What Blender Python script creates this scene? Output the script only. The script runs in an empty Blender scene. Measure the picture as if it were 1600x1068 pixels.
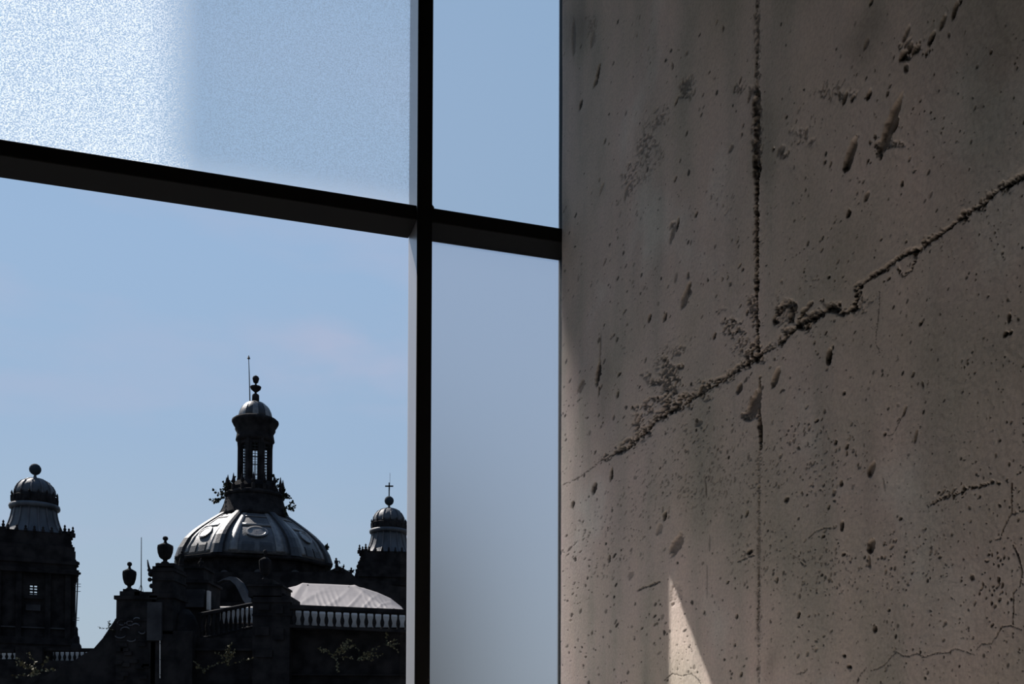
import bpy, math, random
import numpy as np
from mathutils import Vector, Matrix
random.seed(7)
rng = np.random.RandomState(11)
S = bpy.context.scene
COL = S.collection
PI = math.pi
# ------------------------------------------------------------------ camera
F = 1613.0
CZ = 1.6
PITCH = math.radians(1.3)
ROLL = math.radians(0.2)
SHY = 611.0 - F*math.tan(PITCH)
RM = Matrix.Rotation(PI/2 + PITCH, 3, 'X') @ Matrix.Rotation(ROLL, 3, 'Z')
cd = bpy.data.cameras.new('camera'); cam = bpy.data.objects.new('camera', cd); COL.objects.link(cam)
cd.sensor_width = 36; cd.lens = F/1600*36; cd.shift_y = SHY/1600
cd.clip_start = 0.05; cd.clip_end = 3000
cam.matrix_world = Matrix.Translation((0, 0, CZ)) @ RM.to_4x4()
S.camera = cam
CP = Vector((0, 0, CZ))
def ray(x, y):
    return RM @ Vector(((x-800)/F, (534-y+SHY)/F, -1))
def at(x, y, Y):                       # point at world depth Y
    d = ray(x, y)
    return CP + d*(Y/d.y)
A = math.radians(17.4)
U = Vector((math.cos(A), math.sin(A), 0)); V = Vector((-math.sin(A), math.cos(A), 0))
def on_plane(x, y, n, d):
    r = ray(x, y)
    return CP + r*(d/(n.dot(r)))
def uvz(u, v, z): return U*u + V*v + Vector((0, 0, z))
def project(P):
    q = RM.transposed() @ (P-CP)
    return 800 + F*q.x/-q.z, 534 + SHY - F*q.y/-q.z
# ------------------------------------------------------------------ view, sun, sky
S.view_settings.view_transform = 'Standard'; S.view_settings.look = 'None'
S.view_settings.gamma = 1; S.view_settings.exposure = 0
S.view_settings.use_curve_mapping = False
SUNV = (U*-.617 + V*1.042 + Vector((0, 0, 1.351))).normalized()
sl = bpy.data.lights.new('sun', 'SUN'); sun = bpy.data.objects.new('sun', sl); COL.objects.link(sun)
sl.energy = 8.3; sl.angle = math.radians(.6); sl.color = (1, .925, .86)
sun.rotation_euler = (-SUNV).to_track_quat('-Z', 'Y').to_euler()
W = bpy.data.worlds.new('sky'); S.world = W; W.use_nodes = True
nt = W.node_tree; nt.nodes.clear()
def N(t, **k):
    n = nt.nodes.new(t)
    for a, b in k.items(): setattr(n, a, b)
    return n
def L(a, b): nt.links.new(a, b)
def ramp(n, pts):
    e = n.color_ramp.elements
    while len(e) > 1: e.remove(e[-1])
    for i, (p, c) in enumerate(pts):
        q = e[0] if i == 0 else e.new(p)
        q.position = p; q.color = (*c, 1) if len(c) == 3 else c
tc = N('ShaderNodeTexCoord'); sx = N('ShaderNodeSeparateXYZ'); L(tc.outputs['Generated'], sx.inputs[0])
rp = N('ShaderNodeValToRGB'); L(sx.outputs['Z'], rp.inputs[0])
ramp(rp, [(0, (.47, .545, .61)), (.1, (.43, .53, .625)), (.26, (.345, .475, .65)), (.42, (.32, .46, .66)), (.6, (.27, .42, .635)), (1, (.13, .25, .5))])
dt = N('ShaderNodeVectorMath', operation='DOT_PRODUCT'); L(tc.outputs['Generated'], dt.inputs[0]); dt.inputs[1].default_value = SUNV
mr = N('ShaderNodeMapRange', interpolation_type='SMOOTHSTEP'); L(dt.outputs['Value'], mr.inputs[0])
for i, v in ((1, -.4), (2, .95), (3, .4), (4, 1.06)): mr.inputs[i].default_value = v
mu = N('ShaderNodeVectorMath', operation='SCALE'); L(rp.outputs[0], mu.inputs[0]); L(mr.outputs[0], mu.inputs['Scale'])
mp = N('ShaderNodeMapping'); L(tc.outputs['Generated'], mp.inputs[0]); mp.inputs['Scale'].default_value = (3.2, 3.2, 11)
mp.inputs['Location'].default_value = (1.3, .4, .9)
nz = N('ShaderNodeTexNoise'); L(mp.outputs[0], nz.inputs[0]); nz.inputs['Scale'].default_value = 1.6; nz.inputs['Detail'].default_value = 5
cr = N('ShaderNodeMapRange'); L(nz.outputs[0], cr.inputs[0])
for i, v in ((1, .46), (2, .78), (3, 0), (4, .5)): cr.inputs[i].default_value = v
cdr = ray(520, 555).normalized()
d2 = N('ShaderNodeVectorMath', operation='SUBTRACT'); L(tc.outputs['Generated'], d2.inputs[0]); d2.inputs[1].default_value = cdr
m2_ = N('ShaderNodeMapping'); L(d2.outputs[0], m2_.inputs[0]); m2_.inputs['Scale'].default_value = (1, 1, 2.1)
ln = N('ShaderNodeVectorMath', operation='LENGTH'); L(m2_.outputs[0], ln.inputs[0])
cm = N('ShaderNodeMapRange', interpolation_type='SMOOTHSTEP'); L(ln.outputs['Value'], cm.inputs[0])
for i, v in ((1, .02), (2, .125), (3, 1), (4, 0)): cm.inputs[i].default_value = v
n3 = N('ShaderNodeTexNoise'); m3_ = N('ShaderNodeMapping'); L(tc.outputs['Generated'], m3_.inputs[0]); m3_.inputs['Scale'].default_value = (8, 8, 20); L(m3_.outputs[0], n3.inputs[0]); n3.inputs['Scale'].default_value = 1.3; n3.inputs['Detail'].default_value = 6
c3 = N('ShaderNodeMapRange'); L(n3.outputs[0], c3.inputs[0])
for i, v in ((1, .38), (2, .65), (3, .05), (4, .65)): c3.inputs[i].default_value = v
cmul = N('ShaderNodeMath', operation='MULTIPLY'); L(cm.outputs[0], cmul.inputs[0]); L(c3.outputs[0], cmul.inputs[1])
cmx = N('ShaderNodeMath', operation='MAXIMUM'); L(cmul.outputs[0], cmx.inputs[0]); L(cr.outputs[0], cmx.inputs[1])
mx = N('ShaderNodeMix', data_type='RGBA'); L(cmx.outputs[0], mx.inputs[0]); L(mu.outputs[0], mx.inputs[6]); mx.inputs[7].default_value = (.46, .50, .66, 1)
bg = N('ShaderNodeBackground'); L(mx.outputs[2], bg.inputs[0]); wo = N('ShaderNodeOutputWorld'); L(bg.outputs[0], wo.inputs[0])

# ------------------------------------------------------------------ materials
def mat(name, c1, c2=None, scale=6, rough=.85, bump=.0, bscale=40, metal=0, spec=.3, detail=5, stretch=(1, 1, 1)):
    global nt
    m = bpy.data.materials.new(name); m.use_nodes = True; nt = m.node_tree
    b = nt.nodes['Principled BSDF']
    b.inputs['Roughness'].default_value = rough; b.inputs['Metallic'].default_value = metal
    b.inputs['Specular IOR Level'].default_value = spec
    c2 = c2 or c1
    t = N('ShaderNodeTexCoord'); mpp = N('ShaderNodeMapping'); L(t.outputs['Object'], mpp.inputs[0]); mpp.inputs['Scale'].default_value = stretch
    n = N('ShaderNodeTexNoise'); L(mpp.outputs[0], n.inputs[0]); n.inputs['Scale'].default_value = scale; n.inputs['Detail'].default_value = detail
    r = N('ShaderNodeValToRGB'); L(n.outputs[0], r.inputs[0]); ramp(r, [(.36, c1), (.64, c2)])
    L(r.outputs[0], b.inputs['Base Color'])
    if bump:
        n2 = N('ShaderNodeTexNoise'); L(mpp.outputs[0], n2.inputs[0]); n2.inputs['Scale'].default_value = bscale; n2.inputs['Detail'].default_value = 4
        bp = N('ShaderNodeBump'); L(n2.outputs[0], bp.inputs['Height']); bp.inputs['Strength'].default_value = bump; bp.inputs['Distance'].default_value = .05
        L(bp.outputs[0], b.inputs['Normal'])
    return m
M = {}
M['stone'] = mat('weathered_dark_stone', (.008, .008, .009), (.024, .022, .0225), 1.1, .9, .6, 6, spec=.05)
M['stone_grey'] = mat('grey_lead_sheet', (.04, .042, .05), (.085, .088, .098), .8, .6, .5, 6, spec=.3)
M['stone_pale'] = mat('pale_plastered_stone', (.022, .022, .025), (.05, .05, .053), .8, .85, .5, 6, spec=.1)
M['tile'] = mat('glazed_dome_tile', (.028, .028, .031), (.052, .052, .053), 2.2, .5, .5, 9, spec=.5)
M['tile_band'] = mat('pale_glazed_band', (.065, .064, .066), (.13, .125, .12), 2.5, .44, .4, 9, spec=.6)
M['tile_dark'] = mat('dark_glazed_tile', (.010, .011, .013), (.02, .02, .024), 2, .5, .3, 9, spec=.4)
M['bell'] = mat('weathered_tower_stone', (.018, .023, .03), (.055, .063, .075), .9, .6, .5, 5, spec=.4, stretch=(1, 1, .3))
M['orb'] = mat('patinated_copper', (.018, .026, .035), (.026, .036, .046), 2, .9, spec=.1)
M['iron'] = mat('dark_iron', (.015, .017, .02), (.03, .03, .033), 8, .6, spec=.3)
M['white'] = mat('white_plaster', (.46, .42, .38), (.56, .52, .48), 2, .8, spec=.1)
M['tarp'] = mat('white_tarpaulin', (.175, .163, .163), (.215, .198, .196), .7, .7, .25, 2.5, spec=.1, stretch=(1, .5, 1))
M['leafy'] = mat('dry_green_leaf', (.07, .062, .03), (.20, .175, .10), 3, .7, spec=.2)
M['leaf_dark'] = mat('dark_leaf', (.012, .016, .012), (.03, .036, .022), 3, .7, spec=.1)
M['black'] = mat('black_painted_steel', (.005, .005, .0055), (.006, .006, .006), 4, .7, spec=.15)
M['black2'] = mat('charcoal_painted_steel', (.009, .008, .009), (.012, .011, .012), 4, .6, spec=.2)
M['alu'] = mat('grey_anodised_aluminium', (.40, .375, .37), (.44, .41, .40), 3, .36, metal=.75, spec=.4, stretch=(1, 1, .1))
M['gasket'] = mat('pale_gasket', (.35, .36, .4), (.4, .4, .45), 5, .6)
M['floor'] = mat('pale_stone_floor', (.72, .66, .58), (.80, .74, .66), 2, .6, .1, 20, spec=.2)
M['room'] = mat('dim_concrete', (.045, .04, .035), (.06, .052, .045), 1.5, .9, .2, 20)
M['ground'] = mat('grey_paving', (.05, .05, .05), (.08, .078, .075), .1, .9)
def glass(name, tint, rough, ior, transl=0., speck=0.):
    global nt
    m = bpy.data.materials.new(name); m.use_nodes = True; nt = m.node_tree; nt.nodes.clear()
    o = N('ShaderNodeOutputMaterial')
    if rough == 0:
        a = N('ShaderNodeBsdfTransparent'); a.inputs[0].default_value = (*tint, 1)
        g = N('ShaderNodeBsdfGlossy'); g.inputs['Roughness'].default_value = .02
        f = N('ShaderNodeFresnel'); f.inputs[0].default_value = 1.3
        mm = N('ShaderNodeMixShader'); L(f.outputs[0], mm.inputs[0]); L(a.outputs[0], mm.inputs[1]); L(g.outputs[0], mm.inputs[2])
        L(mm.outputs[0], o.inputs[0]); return m
    r = N('ShaderNodeBsdfRefraction'); r.inputs['Color'].default_value = (*tint, 1); r.inputs['Roughness'].default_value = rough; r.inputs['IOR'].default_value = ior
    last = r
    if transl:
        t = N('ShaderNodeTexCoord')
        n = N('ShaderNodeTexNoise'); L(t.outputs['Object'], n.inputs[0]); n.inputs['Scale'].default_value = 190; n.inputs['Detail'].default_value = 2
        cr = N('ShaderNodeMapRange'); L(n.outputs[0], cr.inputs[0])
        for i, v in ((1, .40), (2, .62), (3, transl*(1-speck)), (4, transl*(1+speck))): cr.inputs[i].default_value = v
        bp = N('ShaderNodeBump'); L(n.outputs[0], bp.inputs['Height']); bp.inputs['Strength'].default_value = .8; bp.inputs['Distance'].default_value = .004
        tr = N('ShaderNodeBsdfTranslucent'); tr.inputs[0].default_value = (.92, .98, 1, 1); L(bp.outputs[0], tr.inputs['Normal'])
        mm = N('ShaderNodeMixShader'); L(cr.outputs[0], mm.inputs[0]); L(r.outputs[0], mm.inputs[1]); L(tr.outputs[0], mm.inputs[2])
        last = mm
    L(last.outputs[0], o.inputs[0])
    return m
M['clear'] = glass('clear_glass', (.97, .985, 1), 0, 1)
M['frost'] = glass('obscured_glass', (.86, .90, .91), .7, 1.22)
M['frost_low'] = glass('hazy_obscured_glass', (.70, .725, .77), .7, 1.22, .035, 0.)
M['frost_glow'] = glass('textured_obscured_glass', (.99, 1, 1), .3, 1.25, .27, .85)

# ------------------------------------------------------------------ mesh helpers
class MB:
    def __init__(s): s.v = []; s.f = []
    def add(s, vs, fs):
        b = len(s.v); s.v += [Vector(p) for p in vs]; s.f += [tuple(b+i for i in f) for f in fs]; return s
    def box(s, c, d, rz=0, top=1.0):
        c = Vector(c); R = Matrix.Rotation(rz, 3, 'Z'); vs = []
        for z in (-1, 1):
            k = top if z == 1 else 1
            for x, y in ((-1, -1), (1, -1), (1, 1), (-1, 1)):
                vs.append(c + R @ Vector((x*d[0]/2*k, y*d[1]/2*k, z*d[2]/2)))
        return s.add(vs, [(3, 2, 1, 0), (4, 5, 6, 7), (0, 1, 5, 4), (1, 2, 6, 5), (2, 3, 7, 6), (3, 0, 4, 7)])
    def ubox(s, u0, u1, v0, v1, z0, z1):
        vs = [uvz(u, v, z) for z in (z0, z1) for u, v in ((u0, v0), (u1, v0), (u1, v1), (u0, v1))]
        return s.add(vs, [(3, 2, 1, 0), (4, 5, 6, 7), (0, 1, 5, 4), (1, 2, 6, 5), (2, 3, 7, 6), (3, 0, 4, 7)])
    def lathe(s, c, prof, n=16, ph=0, angs=None):       # prof: (r, z) bottom to top
        c = Vector(c); angs = angs or [ph + 2*PI*i/n for i in range(n)]; n = len(angs); vs = []
        for r, z in prof:
            for a in angs: vs.append(c + Vector((r*math.sin(a), -r*math.cos(a), z)))
        fs = []
        for j in range(len(prof)-1):
            for i in range(n):
                fs.append((j*n+i, j*n+(i+1) % n, (j+1)*n+(i+1) % n, (j+1)*n+i))
        fs.append(tuple(range(n))[::-1]); fs.append(tuple((len(prof)-1)*n+i for i in range(n)))
        return s.add(vs, fs)
    def ball(s, c, r, n=12, sq=1.0):
        return s.lathe(c, [(max(.02*r, r*math.sin(PI*i/8)), -r*sq*math.cos(PI*i/8)) for i in range(9)], n)
    def tube(s, pts, r, n=6, r2=None):
        pts = [Vector(p) for p in pts]; vs = []
        for i, p in enumerate(pts):
            d = (pts[min(i+1, len(pts)-1)] - pts[max(i-1, 0)]).normalized()
            a = d.orthogonal().normalized(); b = d.cross(a)
            rr = r if r2 is None else r + (r2-r)*i/(len(pts)-1)
            for k in range(n):
                t = 2*PI*k/n; vs.append(p + (a*math.cos(t)+b*math.sin(t))*rr)
        fs = []
        for j in range(len(pts)-1):
            for k in range(n): fs.append((j*n+k, j*n+(k+1) % n, (j+1)*n+(k+1) % n, (j+1)*n+k))
        fs.append(tuple(range(n))[::-1]); fs.append(tuple((len(pts)-1)*n+k for k in range(n)))
        return s.add(vs, fs)
    def prism(s, pts, y0, y1):          # pts: (x, z) outline, extruded in depth
        n = len(pts)
        vs = [Vector((x, y0, z)) for x, z in pts] + [Vector((x, y1, z)) for x, z in pts]
        fs = [tuple(range(n)), tuple(range(2*n-1, n-1, -1))] + [(i, i+n, (i+1) % n+n, (i+1) % n) for i in range(n)]
        return s.add(vs, fs)
    def build(s, name, m, parent=None, smooth=False, origin=None):
        o0 = Vector((0, 0, 0))
        if parent is not None:
            o0 = root_of(parent)
        elif origin is not None: o0 = Vector(origin)
        me = bpy.data.meshes.new(name)
        me.from_pydata([tuple(p-o0) for p in s.v], [], s.f); me.update()
        if smooth: me.shade_smooth()
        me.materials.append(m)
        ob = bpy.data.objects.new(name, me); COL.objects.link(ob)
        if parent is not None: ob.parent = parent
        else: ob.location = o0
        return ob
def root_of(o):
    while o.parent: o = o.parent
    return Vector(o.location)
def tag(o, label=None, cat=None, group=None, kind=None):
    if label: o['label'] = label
    if cat: o['category'] = cat
    if group: o['group'] = group
    if kind: o['kind'] = kind
    return o
def thing(name, loc, label, cat, group=None):
    o = bpy.data.objects.new(name, None); COL.objects.link(o); o.location = loc; o.empty_display_size = .2
    return tag(o, label, cat, group)

# ================================================================== THE ROOM
DF = 4.2                                   # inner face of the window framing
WU = on_plane(874, 535, V, DF).dot(U)      # face of the concrete wall
print('WU', WU)
ZB, ZT = 0.0, 5.2
floor = tag(MB().ubox(-5, WU+.4, -3.2, DF+.3, -.2, 0).build('floor', M['floor']), kind='structure')
ceil = tag(MB().ubox(-5, WU+.4, -3.2, DF+.3, ZT, ZT+.3).build('ceiling', M['room']), kind='structure')
tag(MB().ubox(-5.2, -5, -3.2, DF+.3, 0, ZT).build('wall_left', M['room']), kind='structure')
tag(MB().ubox(-5, WU+.4, -3.4, -3.2, 0, ZT).build('wall_back', M['room']), kind='structure')

tag(MB().ubox(-5.2, -1.75, DF-.1, DF+.3, 0, ZT).build('wall_front', M['room']), kind='structure')  # unseen solid wall, added so daylight falls off along the concrete
# ---- window: frame, transom, mullions, panes
win = thing('window_1', uvz(0, DF, 0), None, None); tag(win, 'large window of dark steel bars crossing, dividing four panes', kind='structure')
mR = on_plane(674.5, 300, V, DF); mL = on_plane(652, 300, V, DF)
MU0, MU1 = mL.dot(U), mR.dot(U)
ztop = on_plane(760, 337, V, DF).z; zbot = ztop-.062
GV = DF+.165
FE = WU + .06
def bar(name, m, u0, u1, v0, v1, z0, z1, label=None, par=win):
    o = MB().ubox(u0, u1, v0, v1, z0, z1).build(name, m, par)
    bv = o.modifiers.new('b', 'BEVEL'); bv.width = .004; bv.segments = 2
    if label: o['label'] = label
    return o
bar('transom', M['black'], -1.72, MU0, DF+.004, GV+.012, zbot, ztop, 'black horizontal bar left of the mullion')
bar('transom', M['black'], MU1, FE+.3, DF+.004, GV+.012, zbot, ztop, 'black horizontal bar meeting the concrete')
m1 = bar('mullion', M['alu'], MU0+.001, MU1-.001, DF+.004, GV+.02, 0, ZT, 'grey sided upright bar with black inner face')
bar('cover_cap', M['black'], MU0-.001, MU1+.001, DF-.012, DF+.004, 0, ZT, 'black face of the mullion', m1)
bar('frame', M['black'], -1.75, -1.69, DF-.008, GV+.02, 0, ZT)
bar('frame', M['black'], FE, FE+.3, DF, GV+.02, 0, ZT)
bar('frame', M['black'], -1.75, FE, DF, GV+.02, 0, .08); bar('frame', M['black'], -1.75, FE, DF, GV+.02, ZT-.08, ZT)
bar('gasket', M['gasket'], MU1+.0005, MU1+.0045, DF+.01, GV-.006, .08, zbot-.004, 'thin pale sealing strip below the transom')
bar('gasket', M['gasket'], MU1+.0005, MU1+.0045, DF+.01, GV-.006, ztop+.004, ZT-.08, 'thin pale sealing strip above the transom')
# small fillets at the crossing corner
fil = MB()
for k in range(5):
    t = .012*(5-k)/5
    fil.ubox(MU1, MU1+t, DF+.002, GV-.01, ztop+.003*k, ztop+.003*(k+1))
fil.build('corner_fillet', M['black'], win)
def pane(m, u0, u1, z0, z1, label):
    vs = [uvz(u0, GV, z0), uvz(u1, GV, z0), uvz(u1, GV, z1), uvz(u0, GV, z1)]
    o = MB().add(vs, [(0, 1, 2, 3)]).build('glass_pane', m, win); o['label'] = label
pane(M['clear'], -1.69, MU0+.001, .06, zbot+.01, 'clear pane showing the domes')
pane(M['frost_glow'], -1.69, MU0+.001, ztop-.01, ZT-.06, 'textured pane glaring white in the sun')
pane(M['frost_low'], MU1-.001, FE+.02, .06, zbot+.01, 'tall hazy obscured pane beside the concrete')
pane(M['frost'], MU1-.001, FE+.02, ztop-.01, ZT-.06, 'upper obscured pane beside the concrete')

# ---- added unseen panel, placed to shade the right part of the upper glass
gp = on_plane(268, 120, V, GV); T = 11.0
ue, ve, ze = gp.dot(U)-.617*T, GV+1.042*T, ztop+1.351*T+.08
ew = MB().ubox(ue, WU+9, ve, ve+.06, ze, ze+1.5).ubox(WU+8.4, WU+9, DF+.4, ve+.06, ze, ze+1.5).ubox(WU+8.4, WU+9, DF-.2, DF+.4, -8, ze+1.5)
tag(ew.build('added_shade_panel', M['room']), kind='structure')

# ================================================================== CONCRETE WALL
# grid columns (v) dense where seen, rows (z) dense where seen
def vpx(x): return on_plane(x, 700, U, WU).dot(V)
RC = .035
cols = list(np.linspace(-3.2, vpx(1640)-.02, 24)) + [vpx(x) for x in np.arange(1640, 873.5, -1.05)]
cols = [c for c in cols if c < DF-RC-.002]
nflat = len(cols)
zz = [0, .5, 1.0, 1.4] + list(np.arange(1.58, 3.0, .0021)) + list(np.arange(3.0, 4.85, .0034)) + [ZT]
Vc = np.array(cols); Z = np.array(zz)
arc = [(DF-RC+RC*math.sin(t), RC*(1-math.cos(t))) for t in np.linspace(0, PI/2, 9)] + [(DF, .15), (DF, .4)]
print('grid', len(Vc)+len(arc), len(Z))
H = np.zeros((len(Z), len(Vc)), np.float32); D = np.zeros_like(H)
VV, ZZ = np.meshgrid(Vc, Z)
def vnoise(x, y, seed, n=256):
    r = np.random.RandomState(seed).rand(n, n).astype(np.float32)
    xi = np.floor(x).astype(int); yi = np.floor(y).astype(int); fx = x-xi; fy = y-yi
    fx = fx*fx*(3-2*fx); fy = fy*fy*(3-2*fy); x0 = xi % n; x1 = (xi+1) % n; y0 = yi % n; y1 = (yi+1) % n
    return (r[y0, x0]*(1-fx)+r[y0, x1]*fx)*(1-fy) + (r[y1, x0]*(1-fx)+r[y1, x1]*fx)*fy
def fbm(x, y, seed, o=4):
    s = 0; a = .5
    for i in range(o): s = s + a*vnoise(x*2**i+13*i, y*2**i+7*i, seed+i); a *= .5
    return s
H += .006*(fbm(VV*3, ZZ*3, 3)-.5) + .0012*(fbm(VV*40, ZZ*25, 8, 3)-.45)
N1 = fbm(VV*160, ZZ*160, 20, 2); N2 = fbm(VV*55, ZZ*70, 31, 3)
def vz(px, py):
    p = on_plane(px, py, U, WU); return p.dot(V), p.z
def loc(px, py):
    v, z = vz(px, py); v2, _ = vz(px+1, py); _, z2 = vz(px, py-1)
    return v, z, abs(v2-v), abs(z2-z)
def stamp_m(v, z, av, az, ang, dep, dark, rag=.5, kx=1., kz=1.):
    """ellipse in px-like space scaled by kx, kz metres; ang tilts the top to the right"""
    R = max(av, az)*1.7
    j0, j1 = np.searchsorted(Vc, [v-R*kx, v+R*kx]); i0, i1 = np.searchsorted(Z, [z-R*kz, z+R*kz])
    if j1-j0 < 1 or i1-i0 < 1: return
    x = -(VV[i0:i1, j0:j1]-v)/kx; y = (ZZ[i0:i1, j0:j1]-z)/kz      # x to the image right, y up
    ca, sa = math.cos(ang), math.sin(ang)
    p = x*ca - y*sa; q = x*sa + y*ca
    d = np.sqrt((p/av)**2+(q/az)**2) + rag*(N1[i0:i1, j0:j1]-.37)*(1.6 if max(av, az) < 6 else .7) + rag*(N2[i0:i1, j0:j1]-.43)*1.6
    w = np.clip((1.15-d)/.45, 0, 1); w = w*w*(3-2*w)
    H[i0:i1, j0:j1] = np.minimum(H[i0:i1, j0:j1], H[i0:i1, j0:j1]*(1-w) - .62*dep*w*(.75+.5*N2[i0:i1, j0:j1]))
    D[i0:i1, j0:j1] = np.maximum(D[i0:i1, j0:j1], dark*w)
def spot(px, py, rx, ry, ang=0, dep=.006, dark=.8, rag=.5):
    v, z, kx, kz = loc(px, py)
    stamp_m(v, z, rx, ry, math.radians(ang), dep, dark, rag, kx, kz)
def crack(pts, w=1.5, dep=.006, dark=.8, jit=1.2, rag=.8, step=1.6):
    n0 = random.random()*100
    for (x0, y0), (x1, y1) in zip(pts, pts[1:]):
        L_ = math.hypot(x1-x0, y1-y0); n = max(1, int(L_/step))
        for i in range(n):
            t = i/n
            ww = w*random.uniform(.75, 1.3)
            spot(x0+(x1-x0)*t+random.gauss(0, jit), y0+(y1-y0)*t+random.gauss(0, jit), ww, ww*1.2, random.uniform(-40, 40), dep*random.uniform(.85, 1.1), dark*random.uniform(.8, 1), rag)
_wp = np.stack([WU*U.x+VV*V.x, WU*U.y+VV*V.y, ZZ-CZ], -1); _RT = np.array(RM.transposed())
_q = _wp @ _RT.T; PX = 800+F*_q[..., 0]/-_q[..., 2]; PY = 534+SHY-F*_q[..., 1]/-_q[..., 2]; del _wp, _q
SX = PX+.35*PY
RN = fbm(SX/2.3, PY/4.2, 61, 3)/.875; RB = fbm(PX/13, PY/13, 71, 3)/.875; RV = fbm(PX/34, PY/34, 81, 2)/.75
def rubble(pts, w, dep=.008, dark=.7, thr=.5, above=1.):
    """crumbled, honeycombed concrete along a path"""
    xs = [p[0] for p in pts]; ys = [p[1] for p in pts]
    m = (PX > min(xs)-w*2) & (PX < max(xs)+w*2) & (PY > min(ys)-w*2) & (PY < max(ys)+w*2)
    px_, py_ = PX[m], PY[m]; d = np.full(px_.shape, 1e9)
    if len(pts) == 1: d = np.hypot(px_-xs[0], py_-ys[0])
    for (x0, y0), (x1, y1) in zip(pts, pts[1:]):
        l2 = (x1-x0)**2+(y1-y0)**2+1e-9; t = np.clip(((px_-x0)*(x1-x0)+(py_-y0)*(y1-y0))/l2, 0, 1)
        ex, ey = px_-x0-t*(x1-x0), py_-y0-t*(y1-y0); dd = np.hypot(ex, ey); dd = np.where(ey < 0, dd/above, dd)
        d = np.minimum(d, dd*1.35)
    k_ = np.clip(1.25-d/w-(RB[m]-.5)*2.6, 0, 1); k_ = k_*k_*(3-2*k_)
    n = np.clip((RN[m]-thr-.03+.10*k_)*8, 0, 1)
    H[m] = H[m] - .62*dep*k_*n - dep*.2*k_*RV[m]
    D[m] = np.maximum(D[m], .95*dark*k_*n)
def stain_shade(px, py, rx, ry, ang, dark):
    a = math.radians(ang); x = PX-px; y = py-PY; p = x*math.cos(a)-y*math.sin(a); q = x*math.sin(a)+y*math.cos(a)
    ST[:] = np.maximum(ST, dark*np.clip(1.2-np.hypot(p/rx, q/ry)-(RV-.5)*.8, 0, 1))
ST = np.zeros_like(H)
def cluster(px, py, rx, ry, n, s=1.5, dep=.004, dark=.6, ang=20):
    for i in range(n):
        a = random.random()*2*PI; r = math.sqrt(random.random())
        k = s*random.uniform(.5, 1.4)
        spot(px+rx*r*math.cos(a), py+ry*r*math.sin(a), k*.8, k*random.uniform(1, 2.6), random.gauss(ang, 15), dep*random.uniform(.5, 1.2), dark*random.uniform(.5, 1), .7)
# scattered pinholes and blisters
for k in range(5200):
    x = 878+722*random.random(); y = 1068*random.random()**.8
    if random.random() > (.35 + .65*vnoise(np.array([x/70.]), np.array([y/70.]), 77)[0]) * (.45+.55*y/1068): continue
    q = .75+1.9*random.random()**4
    spot(x, y, q*.85, q*random.uniform(1, 1.9), random.gauss(12, 20), .003, random.uniform(.3, .95), .3)
# vertical board joint
VJ = 1183.5
crack([(1184, 0), (1183, 150)], 1.7, .006, .55, 1.1)
crack([(1183, 150), (1181, 200), (1183, 270)], 3.2, .010, .75, 1.8)
crack([(1183, 270), (1184, 400), (1182, 460), (1184, 550)], 1.7, .012, .9, .8)
crack([(1183, 190), (1182, 400)], 1.2, .01, .9, .5)
crack([(1187, 590), (1186, 650), (1189, 700)], 1.6, .009, .75, .6)
crack([(1187, 700), (1186, 860), (1185, 1068)], 1.0, .003, .35, 1.2)
crack([(1185, 885), (1184, 980)], 1.1, .005, .6, .6)
cluster(1183, 215, 9, 60, 70, 1.6, .005, .6, 10); cluster(1184, 90, 6, 90, 50, 1.2, .004, .45, 10); cluster(1182, 360, 5, 50, 40, 1.3, .004, .6)
# main cold joint, a horizontal pour line across the wall
main = [(880, 757), (900, 749), (922, 733), (940, 718), (957, 711), (972, 703), (985, 694), (1000, 681), (1018, 662), (1040, 646), (1060, 636), (1080, 622), (1100, 612), (1130, 592), (1160, 573), (1187, 553)]
crack(main[:5], .8, .005, .6, .6, .9); crack(main[4:], 1.25, .012, .95, .8, 1.1)
rubble(main[3:7], 7, .008, .75, .46, 1.6); rubble(main[5:], 9, .010, .78, .46, 1.9); rubble(main[7:13], 17, .005, .5, .54, 2.2)
rubble([(1040, 585), (1052, 610)], 30, .007, .72, .5); rubble([(1018, 630), (1000, 655)], 20, .006, .6, .52); rubble([(1055, 550)], 18, .005, .5, .55)
rubble([(1140, 505), (1160, 545), (1185, 555)], 17, .007, .65, .5, 1.4); rubble([(1178, 470), (1184, 550)], 10, .007, .6, .5)
crack([(1187, 553), (1205, 545), (1225, 531), (1240, 517)], 1.1, .009, .85, .9, 1.1)
crack([(1235, 520), (1250, 507), (1262, 500), (1278, 492), (1300, 478)], 2.2, .012, .9, 1.6, 1.2)
rubble([(1190, 550), (1225, 530), (1250, 508), (1300, 478)], 8, .008, .75, .47, 1.5)
rubble([(1212, 500), (1220, 482), (1235, 470), (1241, 476), (1237, 502)], 6, .010, .85, .42); crack([(1212, 497), (1220, 482), (1233, 471)], 1.3, .01, .85, 1.2, 1.1); crack([(1236, 471), (1241, 480), (1237, 500)], 2, .01, .9, 1.2, 1.2)
crack([(1246, 508), (1254, 490), (1270, 472)], 1.4, .010, .85, .9, 1.1); rubble([(1246, 508), (1254, 490), (1270, 472)], 5, .008, .8, .44); rubble([(1250, 512), (1272, 503)], 9, .01, .85, .42)
crack([(1300, 478), (1318, 490), (1335, 481), (1342, 466), (1338, 452)], 1.8, .012, .9, 1.4, 1.2); rubble([(1306, 482), (1318, 492), (1338, 480)], 8, .010, .85, .43)
main2 = [(1338, 452), (1350, 441), (1362, 431), (1385, 418), (1400, 405), (1415, 396), (1432, 392), (1447, 380), (1464, 369), (1490, 350), (1500, 341), (1530, 322), (1560, 297), (1580, 286), (1604, 272)]
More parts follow.
